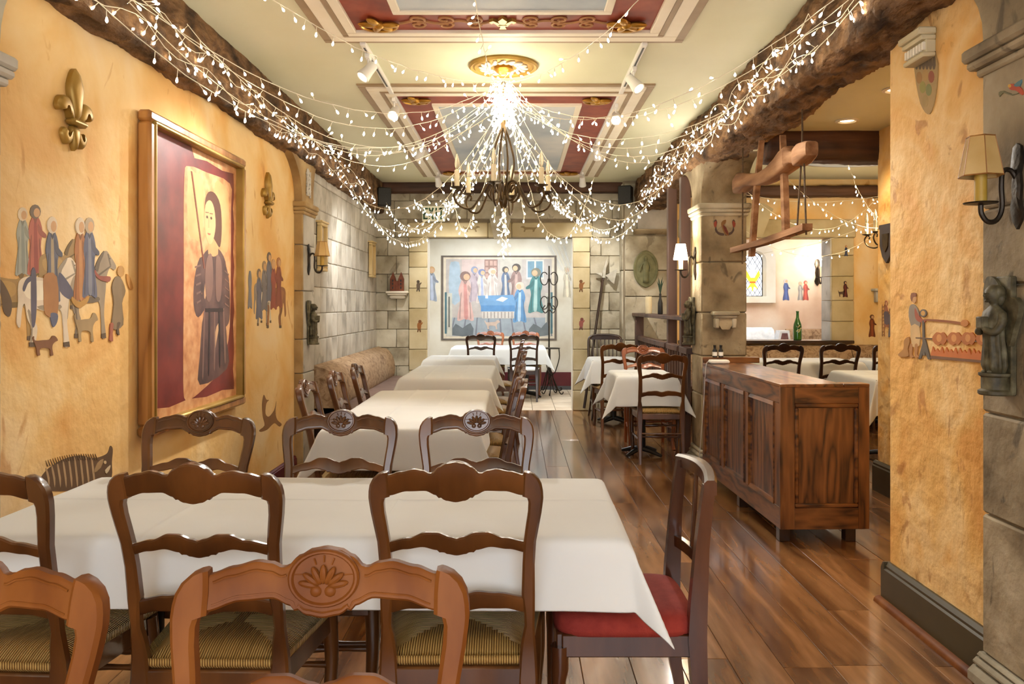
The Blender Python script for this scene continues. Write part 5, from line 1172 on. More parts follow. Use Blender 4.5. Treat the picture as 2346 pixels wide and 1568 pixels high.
# model church on its shelf, back wall left
p = at(912, 685, BY-.02); t = thing('wall_shelf', 'white plaster shelf on the back wall carrying the model church', 'shelf', (p.x, BY-.02, p.z))
m = MB(); m.cbox(-.14, .14, -.14, 0, .07, .098, .006); m.cbox(-.12, .12, -.12, 0, .045, .07, .006); m.build('shelf_slab', M['trim_white'], t, smooth=True); MB().cbox(-.10, .10, -.10, 0, 0, .047, .02).build('cove', M['trim_white'], t, smooth=True)
t = thing('model_church', 'red-brown model church with twin spires on the white shelf', 'model', (p.x, BY-.08, p.z+.098))
MB().cbox(-.02, .02, -.05, .03, 0, .13, .003).build('nave', M['brick_model'], t)
for s in (-1, 1):
    w_ = MB().cbox(s*.052-.034, s*.052+.034, -.055, .012, 0, .155, .003).build('tower', M['brick_model'], t)
    MB().loft([[(s*.052+u*f, -.021+v*f, z) for u, v in ((-.034, -.034), (.034, -.034), (.034, .034), (-.034, .034))] for z, f in ((.155, 1), (.245, .04))]).build('spire', M['brick_model'], t)
    for z in (.03, .08, .12): MB().cbox(s*.052-.008, s*.052+.008, -.058, -.053, z, z+.025, .001).build('tower_window', M['black'], w_)
# loudspeakers
for px, py, lab in ((879, 452, 'black loudspeaker under the ceiling in the back left corner'), (1433, 448, 'black loudspeaker under the ceiling right of the alcove opening')):
    p = at(px, py, 9.95); t = thing('loudspeaker', lab, 'speaker', (p.x, 9.95, p.z), .3 if px < 1000 else -.3, 'ceiling loudspeakers')
    MB().cbox(-.085, .085, -.07, .07, -.115, .115, .012).build('cabinet', M['black'], t, smooth=True); MB().cbox(-.075, .075, -.078, -.068, -.105, .105, .004).build('grille', pbr('grille_cloth', [(40, 40, 40), (58, 58, 56)], scale=200, rough=.8), t)
    MB().tube([(0, .07, 0), (0, .2, .05), (0, .34, .06)], .012, 8).build('bracket', M['iron'], t)
# EXIT sign
p = at(994, 490, BY-.05); t = thing('exit_sign', 'white EXIT sign with dark green letters above the alcove opening', 'sign', (p.x, BY-.022, p.z))
MB().cbox(-.15, .15, -.045, 0, -.10, .10, .008).build('housing', pbr('sign_white', [(226, 222, 196)], rough=.4, emit=(240, 236, 200), estr=.12), t, smooth=True)
gm = pbr('sign_green', [(40, 86, 40)], rough=.5)
def bar(m, x0, z0, x1, z1, w=.011): d = Vector((x1-x0, 0, z1-z0)).normalized(); n = Vector((-d.z, 0, d.x))*w; a, b = Vector((x0, -.0455, z0)), Vector((x1, -.0455, z1)); q = [a+n, a-n, b-n, b+n]; m.add(q+[v+Vector((0, -.003, 0)) for v in q], [(0, 1, 2, 3), (7, 6, 5, 4), (0, 4, 5, 1), (1, 5, 6, 2), (2, 6, 7, 3), (3, 7, 4, 0)])
H = .075
for x, segs in ((-.105, [(-.02, -H, -.02, H), (-.02, H-.011, .03, H-.011), (-.02, 0, .022, 0), (-.02, -H+.011, .03, -H+.011)]), (-.033, [(-.026, -H, .026, H), (.026, -H, -.026, H)]), (.032, [(0, -H, 0, H)]), (.095, [(0, -H, 0, H), (-.036, H-.011, .036, H-.011)])):
    m = MB()
    for a in segs: bar(m, x+a[0], a[1], x+a[2], a[3])
    m.build('letter', gm, t)
# halberd leaning on the back wall
a, b = at(1338, 936, 10.1), at(1383, 628, 10.33); t = thing('halberd', 'halberd with dark shaft and pale axe head leaning on the stone back wall', 'halberd', a); d = b-a
MB().tube([(0, 0, 0), d], .017, 10).build('shaft', M['chair_dark'], t, smooth=True)
hm = pbr('pale_steel', [(170, 166, 150), (204, 200, 186)], scale=10, rough=.4, metal=.3); k = Vector((.0, -.012, 0))
ax_ = lambda P, nm: MB().prism(P, lambda u, v, w: (d.x+u+k.x, d.y+w+k.y, d.z+v), -.022, .0).build(nm, hm, t)
ax_([(-.02, -.05), (.02, -.05), (.022, .02), (.035, .13), (.04, .2), (.015, .13), (-.02, .02)], 'spike'); ax_([(.015, -.02), (.05, -.005), (.16, .06), (.165, .03), (.13, -.13), (.09, -.10), (.05, -.05)], 'axe_blade'); ax_([(-.015, -.03), (-.11, .01), (-.015, .015)], 'back_spike')
# seal on the pier
p = at(1479, 617, 10.09); t = thing('wall_seal', 'green pointed-oval plaster seal with a standing figure on the stone pier', 'plaque', (p.x, 10.088, p.z))
V_ = [(.155*math.sin(a)*(1 if True else 1)*abs(math.sin(a))**.25, .235*math.copysign(abs(math.cos(a))**.9, math.cos(a))) for a in [2*PI*i/44 for i in range(44)]]
MB().loft([[(u*f, -y, v*f) for u, v in V_] for y, f in ((0, 1), (.022, 1), (.03, .95), (.026, .82), (.022, .8))]).build('disc', M['seal'], t, smooth=True)
rings = [[(cx_+rx*math.cos(q), -.02-ry*abs(math.sin(q))*1.0, z) for q in [PI*i/12 for i in range(13)]] for z, cx_, rx, ry in ((-.17, 0, .035, .035), (-.12, 0, .035, .022), (-.03, 0, .035, .024), (.04, 0, .045, .024), (.085, 0, .04, .02), (.10, 0, .012, .015), (.115, 0, .02, .02), (.14, 0, .022, .02), (.16, 0, .008, .012))]
MB().loft(rings).build('relief_figure', M['seal'], t, smooth='all')
for s in (-1, 1): MB().tube([(s*.04, -.03, .07), (s*.065, -.032, .02), (s*.05+(.03 if s < 0 else 0)*-1, -.03, -.03)], .010, 7).build('relief_arm', M['seal'], t, smooth=True)
# candle and dark bottle on the timber screen ledge
p = onx(1486, 700, 1.51); t = thing('pillar_candle', 'white pillar candle on the timber screen ledge', 'candle', (1.51, p.y, 1.266)); MB().lathe([(.036, 0), (.038, .004), (.038, .19), (.034, .196), (.008, .19)], 20).build('wax', M['candle'], t, smooth=True); MB().tube([(0, 0, .19), (.002, 0, .212)], .002, 5).build('wick', M['black'], t)
t = thing('bottle_vase', 'slim dark vase with leaves on the timber screen ledge', 'vase', (1.50, 8.42, 1.266)); MB().lathe([(.024, 0), (.028, .01), (.026, .12), (.012, .17), (.012, .21), (.016, .215)], 16).build('body', M['black'], t, smooth=True)
for i in range(6): a = i*1.05; MB().tube([(0, 0, .2), (.012*math.cos(a), .012*math.sin(a), .29), (.035*math.cos(a), .035*math.sin(a), .35+.02*(i % 3))], [.003, .008, .001], 5, flat=.3).build('leaf', flat((40, 60, 40)), t)
# tapestry in the alcove
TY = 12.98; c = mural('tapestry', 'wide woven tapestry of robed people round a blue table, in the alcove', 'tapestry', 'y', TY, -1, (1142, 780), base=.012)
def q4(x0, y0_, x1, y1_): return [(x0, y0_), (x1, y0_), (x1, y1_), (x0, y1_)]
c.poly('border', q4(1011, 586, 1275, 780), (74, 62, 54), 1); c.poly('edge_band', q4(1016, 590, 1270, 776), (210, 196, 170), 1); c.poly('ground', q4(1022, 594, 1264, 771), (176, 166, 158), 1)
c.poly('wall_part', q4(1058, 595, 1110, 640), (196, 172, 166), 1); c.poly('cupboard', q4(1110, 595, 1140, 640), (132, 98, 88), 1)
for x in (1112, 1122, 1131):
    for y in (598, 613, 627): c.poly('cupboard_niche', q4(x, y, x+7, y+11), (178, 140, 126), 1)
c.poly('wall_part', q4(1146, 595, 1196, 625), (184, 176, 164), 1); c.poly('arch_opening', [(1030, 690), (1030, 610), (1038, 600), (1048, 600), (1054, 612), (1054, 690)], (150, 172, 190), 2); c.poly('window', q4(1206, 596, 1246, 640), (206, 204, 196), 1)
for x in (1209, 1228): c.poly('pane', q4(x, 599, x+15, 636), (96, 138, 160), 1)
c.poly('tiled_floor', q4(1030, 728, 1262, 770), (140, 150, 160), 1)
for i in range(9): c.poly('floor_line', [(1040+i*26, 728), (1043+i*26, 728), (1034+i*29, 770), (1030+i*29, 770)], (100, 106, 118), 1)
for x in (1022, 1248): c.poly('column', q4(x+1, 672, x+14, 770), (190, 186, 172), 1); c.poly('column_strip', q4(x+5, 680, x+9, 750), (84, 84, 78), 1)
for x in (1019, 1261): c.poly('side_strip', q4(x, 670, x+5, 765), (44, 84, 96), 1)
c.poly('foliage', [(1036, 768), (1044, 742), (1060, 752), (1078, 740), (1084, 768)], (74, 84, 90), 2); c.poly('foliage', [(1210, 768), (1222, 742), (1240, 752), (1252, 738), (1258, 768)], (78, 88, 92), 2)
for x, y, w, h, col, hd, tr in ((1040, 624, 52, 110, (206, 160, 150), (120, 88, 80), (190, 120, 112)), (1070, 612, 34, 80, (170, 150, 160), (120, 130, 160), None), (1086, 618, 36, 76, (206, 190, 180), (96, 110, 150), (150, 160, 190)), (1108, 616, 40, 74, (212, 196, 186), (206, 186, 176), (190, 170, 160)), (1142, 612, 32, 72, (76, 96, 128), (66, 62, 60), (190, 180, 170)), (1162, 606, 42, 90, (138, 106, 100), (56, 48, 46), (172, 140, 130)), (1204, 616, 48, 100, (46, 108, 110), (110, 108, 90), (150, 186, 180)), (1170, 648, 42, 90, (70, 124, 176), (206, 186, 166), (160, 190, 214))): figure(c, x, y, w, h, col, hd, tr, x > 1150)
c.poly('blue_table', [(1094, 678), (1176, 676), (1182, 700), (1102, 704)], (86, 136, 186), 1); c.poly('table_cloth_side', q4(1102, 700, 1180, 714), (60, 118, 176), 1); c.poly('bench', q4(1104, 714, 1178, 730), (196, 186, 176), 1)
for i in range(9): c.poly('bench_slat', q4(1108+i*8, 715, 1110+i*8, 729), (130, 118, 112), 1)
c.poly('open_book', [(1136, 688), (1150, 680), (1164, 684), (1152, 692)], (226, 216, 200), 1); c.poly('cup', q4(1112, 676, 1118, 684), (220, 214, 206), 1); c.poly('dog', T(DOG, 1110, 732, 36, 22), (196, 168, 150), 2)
# iron candelabrum standing by the alcove table
t = thing('floor_candelabrum', 'tall black wrought-iron floor stand with scrolls beside the alcove table', 'candelabrum', (.50, 12.62, 0)); I = M['iron']
MB().tube([(0, 0, .12), (0, 0, 1.98)], .013, 8).build('pole', I, t, smooth=True)
for k in range(4):
    a = k*PI/2+.5; ca, sa = math.cos(a), math.sin(a); P = crom([(0, 0, .40), (.05, 0, .30), (.10, 0, .14), (.15, 0, .03), (.20, 0, .012), (.235, 0, .03), (.22, 0, .055), (.195, 0, .04)], 4, False); MB().tube([(p_.x*ca, p_.x*sa, p_.z) for p_ in P], .009, 7).build('leg', I, t, smooth=True)
for s in (-1, 1):
    for z in (1.40, 1.78): P = [(s*(.075+.06*math.cos(q)), 0, z+.1*math.sin(q)) for q in [PI+i*.33 for i in range(18)]]; MB().tube(P, .008, 7).build('scroll', I, t, smooth=True)
    MB().tube(crom([(0, 0, 1.3), (s*.06, 0, 1.24), (s*.10, 0, 1.3), (s*.06, 0, 1.36)], 4, False), .008, 7).build('scroll', I, t, smooth=True)
t = thing('iron_side_table', 'small black iron stand with bowed legs at the right end of the alcove table', 'stand', (.52, 12.2, 0))
MB().lathe([(.13, .70), (.13, .715), (.0, .716)], 24).build('top', I, t)
for k in range(3): a = k*2.1+.3; P = crom([(.12, 0, .70), (.125, 0, .55), (.06, 0, .35), (.02, 0, .30), (.06, 0, .18), (.14, 0, .02), (.18, 0, .012), (.19, 0, .04)], 4, False); MB().tube([(q.x*math.cos(a), q.x*math.sin(a), q.z) for q in P], .008, 7).build('leg', I, t, smooth=True)
# ox yoke hanging under the beam
XK = 1.70; t = thing('ox_yoke', 'old wooden ox yoke with crossbar hung on ropes below the right beam', 'yoke', (XK, 5.35, 1.79)); o = Vector(t.location)
def kx(px, py): return onx(px, py, XK)-o
rings = []
for px, py, r, fl in ((1690, 428, .03, 1), (1694, 426, .075, 1), (1704, 418, .088, 1), (1716, 412, .065, .9), (1728, 412, .060, .9), (1748, 410, .062, .9), (1768, 400, .066, .95), (1788, 384, .075, 1), (1802, 370, .084, 1), (1815, 360, .085, 1), (1819, 360, .05, 1), (1828, 362, .045, 1), (1833, 360, .07, 1), (1842, 352, .075, 1), (1856, 342, .06, 1), (1860, 340, .05, 1)):
    c_ = kx(px, py); rings.append([(c_.x+r*.75*math.copysign(abs(math.cos(a))**.42, math.cos(a)), c_.y, c_.z+r*.82*fl*math.copysign(abs(math.sin(a))**.42, math.sin(a))) for a in [2*PI*i/16 for i in range(16)]])
MB().loft(rings).build('neck_beam', M['yoke'], t, smooth=True)
a, b = kx(1681, 574), kx(1850, 520)
MB().loft([[(p_.x+u, p_.y, p_.z+v) for u, v in ((-.03, -.02), (.03, -.02), (.03, .02), (-.03, .02))] for p_ in (a, a.lerp(b, .5)+Vector((0, 0, -.01)), b)]).build('crossbar', M['yoke'], t, smooth=True)
for q in (((1745, 322), (1733, 440), (1722, 588)), ((1793, 310), (1797, 420), (1801, 548))):
    P = [kx(*v) for v in q]; MB().loft([[(p_.x+u, p_.y+v, p_.z) for u, v in ((-.018, -.028*w), (.018, -.028*w), (.018, .028*w), (-.018, .028*w))] for p_, w in zip(P, (.35, 1, 1))]).build('bow_slat', M['yoke'], t, smooth=True)
for q in (((1702, 322), (1701, 605)), ((1838, 240), (1838, 350)), ((1836, 365), (1825, 540)), ((1842, 365), (1847, 538))): MB().tube([kx(*v) for v in q], .006, 6).build('rope', M['rope'], t)
# bottles, charger and plug
p = at(1827, 774, 10.08); t = thing('wine_bottle', 'green wine bottle painted with pale flowers on the side-room sill', 'bottle', (p.x, 10.08, .926))
MB().lathe([(.045, 0), (.052, .006), (.052, .16), (.046, .20), (.028, .25), (.018, .28), (.016, .345), (.019, .35), (.019, .362), (.012, .364)], 24).build('glass_body', M['glass_green'], t, smooth=True)
for a, z, r in ((-1.6, .17, .017), (-1.2, .14, .014), (-1.9, .12, .013), (-1.5, .11, .012)): m = MB(); [m.ball((.052*math.cos(a+q*.18), .052*math.sin(a+q*.18), z+.01*math.sin(q*2.1)), .008, .004, .010, 6, 4) for q in (-1, 0, 1)]; m.build('painted_flower', flat((206, 206, 150)), t)
for i, px in enumerate((1630, 1643)):
    p = at(px, 815, 6.3); t = thing('small_bottle', 'little black bottle with white label on the counter end, %s' % ('left of two' if i == 0 else 'right of two'), 'bottle', (1.475+.047*i+.06, 6.24, .956 if False else .956), 0, 'little black bottles on the counter'); MB().lathe([(.017, 0), (.018, .004), (.018, .055), (.010, .066), (.010, .082), (.011, .084), (.011, .095)], 16).build('glass_body', M['black'], t, smooth=True); MB().lathe([(.0185, .012), (.0185, .042)], 16).build('label_band', M['white'], t)
t = thing('charger_block', 'white charger block lying on the far end of the oak counter', 'charger', (1.50, 6.15, .913)); MB().cbox(-.03, .12, -.04, .05, 0, .03, .01).build('case', M['white'], t, smooth=True)
MB().tube(crom([(-.03, .0, .015), (-.055, .0, -.02), (-.06, .05, -.3), (-.055, .2, -.7), (-.03, .32, -.85)], 5, False), .0025, 6).build('cord', M['white'], t, smooth=True)
t = thing('power_plug', 'white power plug and cord at the foot of the stone pillar', 'plug', (1.49, 6.575, 0)); MB().cbox(-.045, .015, -.03, .03, .01, .07, .01).build('body', M['white'], t, smooth=True); MB().cbox(-.08, -.045, -.02, .02, .02, .06, .006).build('adapter', M['black'], t, smooth=True); MB().tube(crom([(.015, 0, .04), (.05, -.02, .05), (.06, -.05, .004)], 4, False), .004, 6).build('cord', M['white'], t)
# shield on inner wall, small shelf in side room
p = onx(2036, 552, 2.65); t = thing('wall_shield', 'dark heraldic shield on the inner yellow wall', 'shield', (2.65, p.y, p.z)); MB().prism([(-.11, .12), (-.12, .09), (-.10, .09), (-.10, -.03), (-.06, -.11), (0, -.16), (.06, -.11), (.10, -.03), (.10, .09), (.12, .09), (.11, .12)], lambda u, v, w: (w, u, v), -.02, 0).build('field', pbr('slate_paint', [(64, 58, 60), (84, 76, 74)], scale=9, rough=.6), t); MB().prism([(-.05, .05), (.05, .05), (.04, -.04), (0, -.08), (-.04, -.04)], lambda u, v, w: (w, u, v), -.028, -.015).build('charge', M['iron_brown'], t)
p = at(2006, 682, 10.0); t = thing('wall_shelf', 'small pale bracket shelf on the side-room back wall', 'shelf', (p.x, 10.0, p.z)); MB().cbox(-.06, .08, -.12, 0, .08, .11, .005).build('shelf_slab', M['stone_pale'], t); MB().cbox(-.025, .05, -.08, 0, -.06, .08, .008).build('bracket_block', M['stone_pale'], t)

# ------------------------------------------------------------------ CEILING FITTINGS AND LIGHTS
CHX, CHY = -.09, 5.25
t = thing('ceiling_rose', 'gilded plaster ceiling rose above the chandelier', 'ceiling rose', (CHX, CHY, CEIL))
MB().lathe([(.225, 0), (.228, -.012), (.215, -.022), (.20, -.014), (.188, -.02), (.18, -.01), (.08, -.012), (.0, -.012)], 48).build('disc', M['gold_dull'], t, smooth=True)
m = MB()
for k in range(16):
    a = 2*PI*k/16; m.ball((.135*math.cos(a), .135*math.sin(a), -.018), .034, .014, .012, 8, 5, Matrix.Rotation(a+.6, 3, 'Z')); m.ball((.1*math.cos(a+.2), .1*math.sin(a+.2), -.016), .018, .012, .01, 8, 5)
m.build('acanthus_relief', M['trim_white'], t, smooth=True)
MB().lathe([(.06, -.012), (.062, -.03), (.04, -.05), (.01, -.058)], 20).build('canopy', M['gold'], t, smooth=True)
def chandelier(label, x, y, zb, ztop, arms=6, ph=.35):
    t = thing('chandelier', label, 'chandelier', (x, y, 0)); I = M['iron_brown']
    n = max(3, int((ztop-zb-.55)/.042))
    for k in range(n):
        z = zb+.55+k*.042; R_ = [(.012*math.cos(a), 0, z+.026*math.sin(a)) if k % 2 else (0, .012*math.cos(a), z+.026*math.sin(a)) for a in [2*PI*i/12 for i in range(13)]]; MB().tube(R_, .0035, 6).build('chain_link', I, t, smooth=True)
    MB().lathe([(.006, zb+.47), (.018, zb+.475), (.02, zb+.53), (.008, zb+.54)], 12).build('top_finial', I, t, smooth=True)
    for k in range(4):
        a = k*PI/2+.4; P = crom([(.012, 0, zb+.48), (.055, 0, zb+.36), (.075, 0, zb+.25), (.05, 0, zb+.12), (.016, 0, zb+.03)], 5, False); MB().tube([(p.x*math.cos(a), p.x*math.sin(a), p.z) for p in P], .007, 8).build('cage_rod', I, t, smooth=True)
    MB().lathe([(.006, zb-.05), (.02, zb-.04), (.03, zb-.01), (.03, zb+.03), (.018, zb+.05)], 16).build('hub', I, t, smooth=True)
    for k in range(arms):
        a = 2*PI*k/arms+ph; ca, sa = math.cos(a), math.sin(a); W3 = lambda P: [(p.x*ca, p.x*sa, p.z) for p in P]
        ar = MB().tube(W3(crom([(.05, 0, zb+.06), (.085, 0, zb+.10), (.11, 0, zb+.05), (.07, 0, zb+.0), (.03, 0, zb+.03), (.04, 0, zb+.11), (.10, 0, zb+.12), (.16, 0, zb+.02), (.22, 0, zb-.055), (.30, 0, zb-.04), (.335, 0, zb+.02), (.31, 0, zb+.065), (.285, 0, zb+.05), (.295, 0, zb+.03)], 5, False)), .0075, 7).build('arm', I, t, smooth=True)
        c = (.315*ca, .315*sa)
        MB().lathe([(.004, zb+.062), (.042, zb+.075), (.044, zb+.079), (.01, zb+.075)], 18, (c[0], c[1], 0)).build('drip_pan', I, ar, smooth=True)
        cd = MB().lathe([(.016, zb+.076), (.016, zb+.185), (.010, zb+.19)], 12, (c[0], c[1], 0)).build('candle', M['candle'], t, smooth=True)
        MB().lathe([(.006, zb+.19), (.010, zb+.195), (.016, zb+.225), (.012, zb+.26), (.003, zb+.29)], 12, (c[0], c[1], 0)).build('flame_bulb', M['bulb_clear'], cd, smooth=True)
    return t
chandelier('wrought-iron six-arm candle chandelier hanging in the middle of the dining room', CHX, CHY, 2.04, CEIL-.06)
chandelier('wrought-iron candle chandelier half hidden in the side room', 3.68, 7.7, 1.98, CEIL)
# spotlight tracks and heads
for x, lab in ((-.915, 'left'), (.755, 'right')):
    t = thing('lighting_track', 'white spotlight track running along the %s side of the ceiling panels' % lab, 'track', (x, 7.1, CEIL), 0, 'ceiling spotlight tracks')
    MB().cbox(-.018, .018, -2.35, 2.45, -.03, .0, .004).build('rail', M['white'], t, smooth=True); MB().cbox(-.006, .006, -2.3, -1.45, -.0315, -.029, .001).build('slot', M['black'], t)
def spot_head(x, y, aim, label, energy, ang=75):
    t = thing('spotlight', label, 'spotlight', (x, y, CEIL-.03), 0, 'white track spotlights')
    MB().cbox(-.015, .015, -.04, .04, -.03, 0, .004).build('adapter', M['white'], t, smooth=True); MB().tube([(0, 0, -.03), (0, 0, -.09)], .006, 8).build('stem', M['white'], t)
    d = (Vector(aim)-Vector((x, y, CEIL-.12))).normalized(); c = Vector((0, 0, -.10)); q = d.to_track_quat('Z', 'Y').to_matrix()
    prof = [(.012, -.06), (.03, -.055), (.034, 0), (.042, .05), (.042, .062), (.036, .06), (.03, .03)]; m = MB(); n = 18; R_ = [[c+q@Vector((r*math.cos(2*PI*k/n), r*math.sin(2*PI*k/n), h)) for k in range(n)] for r, h in prof]; m.loft(R_).build('lamp_can', M['white'], t, smooth=True)
    R2 = [c+q@Vector((.03*math.cos(2*PI*k/n), .03*math.sin(2*PI*k/n), .035)) for k in range(n)]; MB().add(R2, [tuple(range(n))]).build('lens', pbr('warm_lens', [(255, 230, 190)], emit=(255, 226, 180), estr=6), t)
    light('SPOT', 'spotlight_beam', Vector((x, y, CEIL-.13))+d*.08, energy, (1, .975, .93), .04, aim, ang, .8)
SP = 1.4
spot_head(-.915, 4.93, (-1.83, 4.3, 1.5), 'white track spotlight left of the ceiling rose, aimed at the painting', 60*SP)
spot_head(.755, 5.2, (1.8, 4.2, 1.2), 'white track spotlight right of the ceiling rose', 60*SP)
spot_head(-.915, 5.98, (-1.2, 3.4, .7), 'white track spotlight at the left near corner of the far ceiling panel', 60*SP)
spot_head(.755, 6.15, (.4, 3.0, .7), 'white track spotlight at the right near corner of the far ceiling panel', 60*SP)
spot_head(-.915, 7.6, (-1.8, 8.6, 1.2), 'white track spotlight halfway along the left track', 60*SP)
spot_head(.755, 7.6, (1.2, 8.6, .8), 'white track spotlight halfway along the right track', 50*SP)
spot_head(-.915, 9.3, (-.7, 10.4, 1.4), 'white track spotlight at the far end of the left track', 45*SP)
spot_head(.755, 9.3, (.9, 10.4, 1.4), 'white track spotlight at the far end of the right track', 45*SP)
# recessed downlights of the side room
for x, y, lab in ((2.28, 5.55, 'round recessed ceiling light just before the side-room beam'), (2.24, 4.75, 'round recessed ceiling light nearer the yellow wall corner')):
    t = thing('downlight', lab, 'downlight', (x, y, 2.64), 0, 'recessed side-room downlights'); MB().lathe([(.075, 0), (.078, -.008), (.06, -.012), (.048, -.004), (.048, 0)], 28).build('trim_ring', M['trim_white'], t, smooth=True); MB().lathe([(.046, -.003), (.0, -.0032)], 24).build('lens', MATS['warm_lens'], t)
    light('SPOT', 'downlight_beam', (x, y, 2.6), 30, (1, .86, .66), .05, (x+.1, y, 0), 120, .7)
light('POINT', 'side_room_chandelier_light', (3.68, 7.7, 2.35), 38, (1, .84, .62), .12)

# fairy lights: every string a thing with its wire and its bulbs
bm_ = MB(); bm_.lathe([(.003, -.002), (.0075, -.018), (.0065, -.026), (.0015, -.032)], 6); bulb_me = bm_.build('bulb', M['bulb'], smooth='all').data
bpy.data.objects.remove(bpy.data.objects['bulb'])
rs = random.Random(11); NB = [0]
def fairy(P, label, spacing=.095, start=0, group='warm fairy light strings', bs=.72):
    """P: dense polyline"""
    t = thing('fairy_light_string', label, 'string lights', P[0], 0, group); o = Vector(P[0]); m = MB()
    Q = [Vector(p)+Vector((rs.uniform(-1, 1), rs.uniform(-1, 1), rs.uniform(-1, 1)))*.004-o for p in P]
    m.tube(Q, .0021, 5)
    acc = 0; nxt = start
    for a, b in zip(Q, Q[1:]):
        L_ = (b-a).length
        while nxt <= acc+L_:
            p = a.lerp(b, (nxt-acc)/L_ if L_ else 0); d = Vector((rs.uniform(-.8, .8), rs.uniform(-.8, .8), -1 if rs.random() < .85 else rs.uniform(-.2, .6))).normalized()
            s = .022+rs.random()*.012; m.tube([p, p+d*s], .0016, 4); e = p+d*s
            ob = bpy.data.objects.new('bulb', bulb_me); COL.objects.link(ob); ob.parent = t; ob.location = e; ob.rotation_euler = (-d).to_track_quat('Z', 'Y').to_euler(); ob.scale = (bs,)*3; NB[0] += 1
            nxt += spacing*rs.uniform(.7, 1.3)
        acc += L_
    m.build('wire', M['wire'], t, smooth=True); return t
def sag(a, b, s, n=26, skew=0):
    a, b = Vector(a), Vector(b); return [a.lerp(b, i/n)+Vector((0, 0, -s*4*(i/n)*(1-i/n)*(1+skew*(i/n-.5)))) for i in range(n+1)]
ORD = ['first', 'second', 'third', 'fourth', 'fifth', 'sixth', 'seventh', 'eighth', 'ninth', 'tenth', 'eleventh', 'twelfth']
def P0(): return (CHX+rs.uniform(-.05, .05), CHY+rs.uniform(-.05, .05), 2.74+rs.uniform(-.08, .10))
# bundle -> left beam
LBX = -1.69
for i, (y, z, s) in enumerate(((2.75, 2.72, .42), (2.9, 2.62, .50), (3.2, 2.78, .50), (3.5, 2.68, .52), (4.1, 2.8, .50), (4.9, 2.72, .46), (5.8, 2.76, .42))):
    fairy(sag(P0(), (LBX, y, z), s), 'fairy light string from the bundle to the left beam, %s from the camera' % ORD[i])
fairy(sag(P0(), (-1.45, 2.9, 2.9), .22, 30), 'fairy light string from the bundle across the cream ceiling to the upper left')
for i, (y, z, s, x) in enumerate(((7.4, 2.6, .52, LBX), (8.2, 2.56, .62, LBX), (9.0, 2.5, .66, LBX), (9.8, 2.62, .55, -1.6), (10.1, 2.72, .40, -1.3), (10.1, 2.7, .28, -.95))):
    fairy(sag(P0(), (x, y, z), s), 'low fairy light swag to the far left corner, %s from the side wall' % ORD[i])
# bundle -> right beam
RBX = 1.46
for i, (y, z, s) in enumerate(((2.9, 2.74, .34), (3.4, 2.7, .34), (3.9, 2.62, .36), (4.5, 2.7, .40), (5.2, 2.66, .40), (6.0, 2.64, .36))):
    fairy(sag(P0(), (RBX, y, z), s), 'fairy light string from the bundle to the right beam, %s from the camera' % ORD[i])
for i, (y, z, s, x) in enumerate(((7.2, 2.6, .50, RBX), (8.0, 2.58, .60, RBX), (8.8, 2.56, .70, RBX), (9.6, 2.62, .62, RBX), (10.05, 2.7, .5, 1.15), (10.1, 2.72, .35, .7))):
    fairy(sag(P0(), (x, y, z), s), 'low fairy light swag to the far right corner, %s from the side beam' % ORD[i])
# bundle -> near ceiling, two strands rising towards the camera
fairy(sag(P0(), (-.22, 3.2, 2.88), .10, 20), 'fairy light strand rising from the bundle straight towards the camera'); fairy(sag(P0(), (.75, 3.3, 2.9), .14, 20), 'fairy light strand rising from the bundle across the near panel to the right')
# strands falling past the chandelier and the clump at the top
for i, (dx, dy, z) in enumerate(((-.24, .5, 1.95), (.02, .3, 1.74), (.26, .55, 1.95), (-.08, .8, 2.0), (.14, .7, 2.0))):
    a = Vector(P0()); b = Vector((CHX+dx, CHY+dy, z)); fairy([a.lerp(b, q/18) for q in range(19)], 'fairy light strand falling steeply behind the chandelier, %s of five' % ORD[i], spacing=.075)
for i, (a, b, s) in enumerate((((CHX-.24, 5.75, 1.98), (-.52, 6.3, 2.35), .22), ((CHX+.26, 5.8, 1.97), (.62, 6.5, 2.4), .28))): fairy(sag(a, b, s, 18), 'short looped fairy light swag beside the chandelier, %s side' % ('left', 'right')[i], spacing=.05)
cl = [Vector((CHX+.07*math.cos(q*1.3)*(1+.4*math.sin(q*.7)), CHY+.07*math.sin(q*1.3), 2.83-.0048*q)) for q in range(60)]; fairy(cl, 'tight clump of fairy lights gathered under the ceiling rose', spacing=.05)
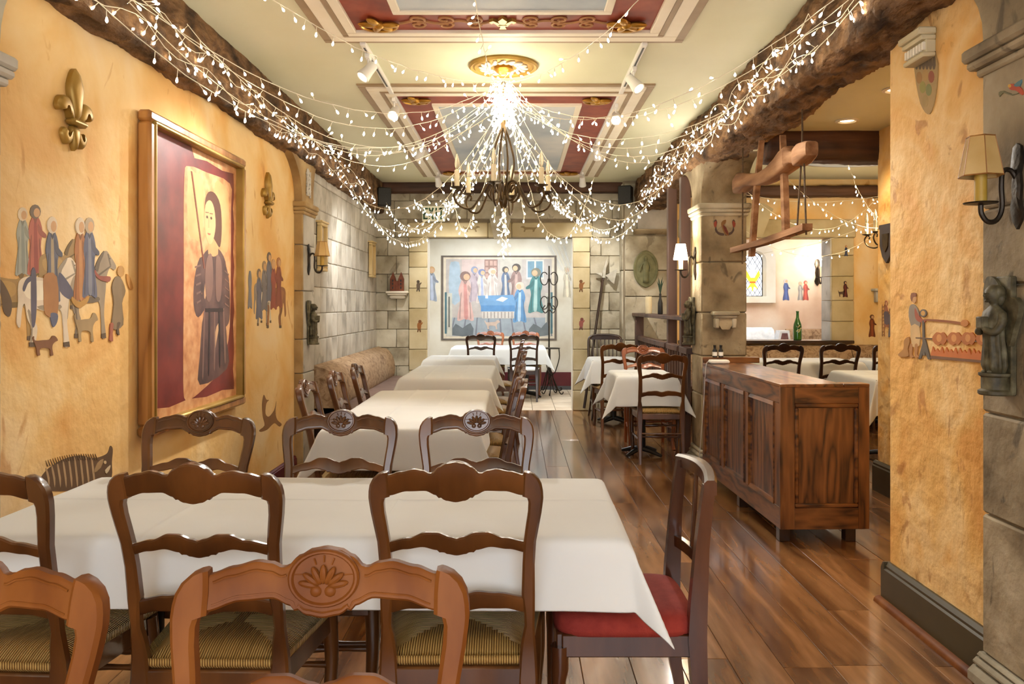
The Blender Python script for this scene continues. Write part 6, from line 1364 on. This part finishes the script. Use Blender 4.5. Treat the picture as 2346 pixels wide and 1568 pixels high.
fairy([Vector((CHX+.02*math.sin(q*1.2), CHY+.02*math.cos(q), 2.0-.02*q)) for q in range(16)], 'tail of fairy lights dangling below the chandelier hub', spacing=.018)
# garlands lying along the beams
for i, (z, y0_, y1_) in enumerate(((2.62, 2.6, 9.6), (2.72, 3.0, 9.2))): fairy([Vector((LBX+.0+.012*math.sin(q), lerp(y0_, y1_, q/60), z+.03*math.sin(q*.9+i)-.12*abs(math.sin(q*PI/20))*0)) for q in range(61)], 'fairy light garland along the face of the left beam, %s strand' % ('lower', 'upper')[i], spacing=.13)
for i, (z, y0_, y1_) in enumerate(((2.68, 2.9, 9.6), (2.62, 3.4, 9.3), (2.78, 4.0, 8.8))): fairy([Vector((RBX-.012+.012*math.sin(q), lerp(y0_, y1_, q/60), z+.035*math.sin(q*.8+i))) for q in range(61)], 'fairy light garland along the face of the right beam, %s strand' % ('middle', 'lower', 'upper')[i], spacing=.11)
fairy([Vector((1.5, 9.9, 2.63))]+[at(1500+i*4.4, 474+(i % 3), 10.045) for i in range(12)], 'short fairy light strand over the stone pier', spacing=.14)
# side room
g = 'warm fairy light strings in the side room'
for i, (a, b, s) in enumerate((((1.95, 7.2, 2.5), (4.3, 9.6, 2.65), .42), ((2.2, 6.6, 2.42), (4.5, 8.4, 2.5), .38), ((1.95, 8.0, 2.4), (4.4, 9.0, 2.55), .60), ((2.3, 9.0, 2.66), (4.5, 9.6, 2.7), .12), ((2.0, 9.5, 2.0), (4.5, 9.3, 2.5), .22), ((2.8, 6.8, 2.55), (4.5, 9.4, 2.62), .34))): fairy(sag(a, b, s, 30), 'fairy light string swagged across the side room, %s' % ORD[i]+' from the ceiling', spacing=.13, group=g)
# pale unlit net of light wires over the alcove opening
nt_ = thing('wire_net', 'pale unlit light-string net hanging over the right of the tapestry', 'string lights', (.6, 12.97, 2.3)); rn = random.Random(4)
m = MB()
for i in range(26): u = rn.random(); m.tube([(-.02+.5*u*.6-.1, .005, .06*rn.random()), (.06+.34*u, .003, -.35-.5*rn.random()*u)], .0022, 4)
m.build('wire', pbr('pale_wire', [(226, 224, 218)], rough=.4), nt_)
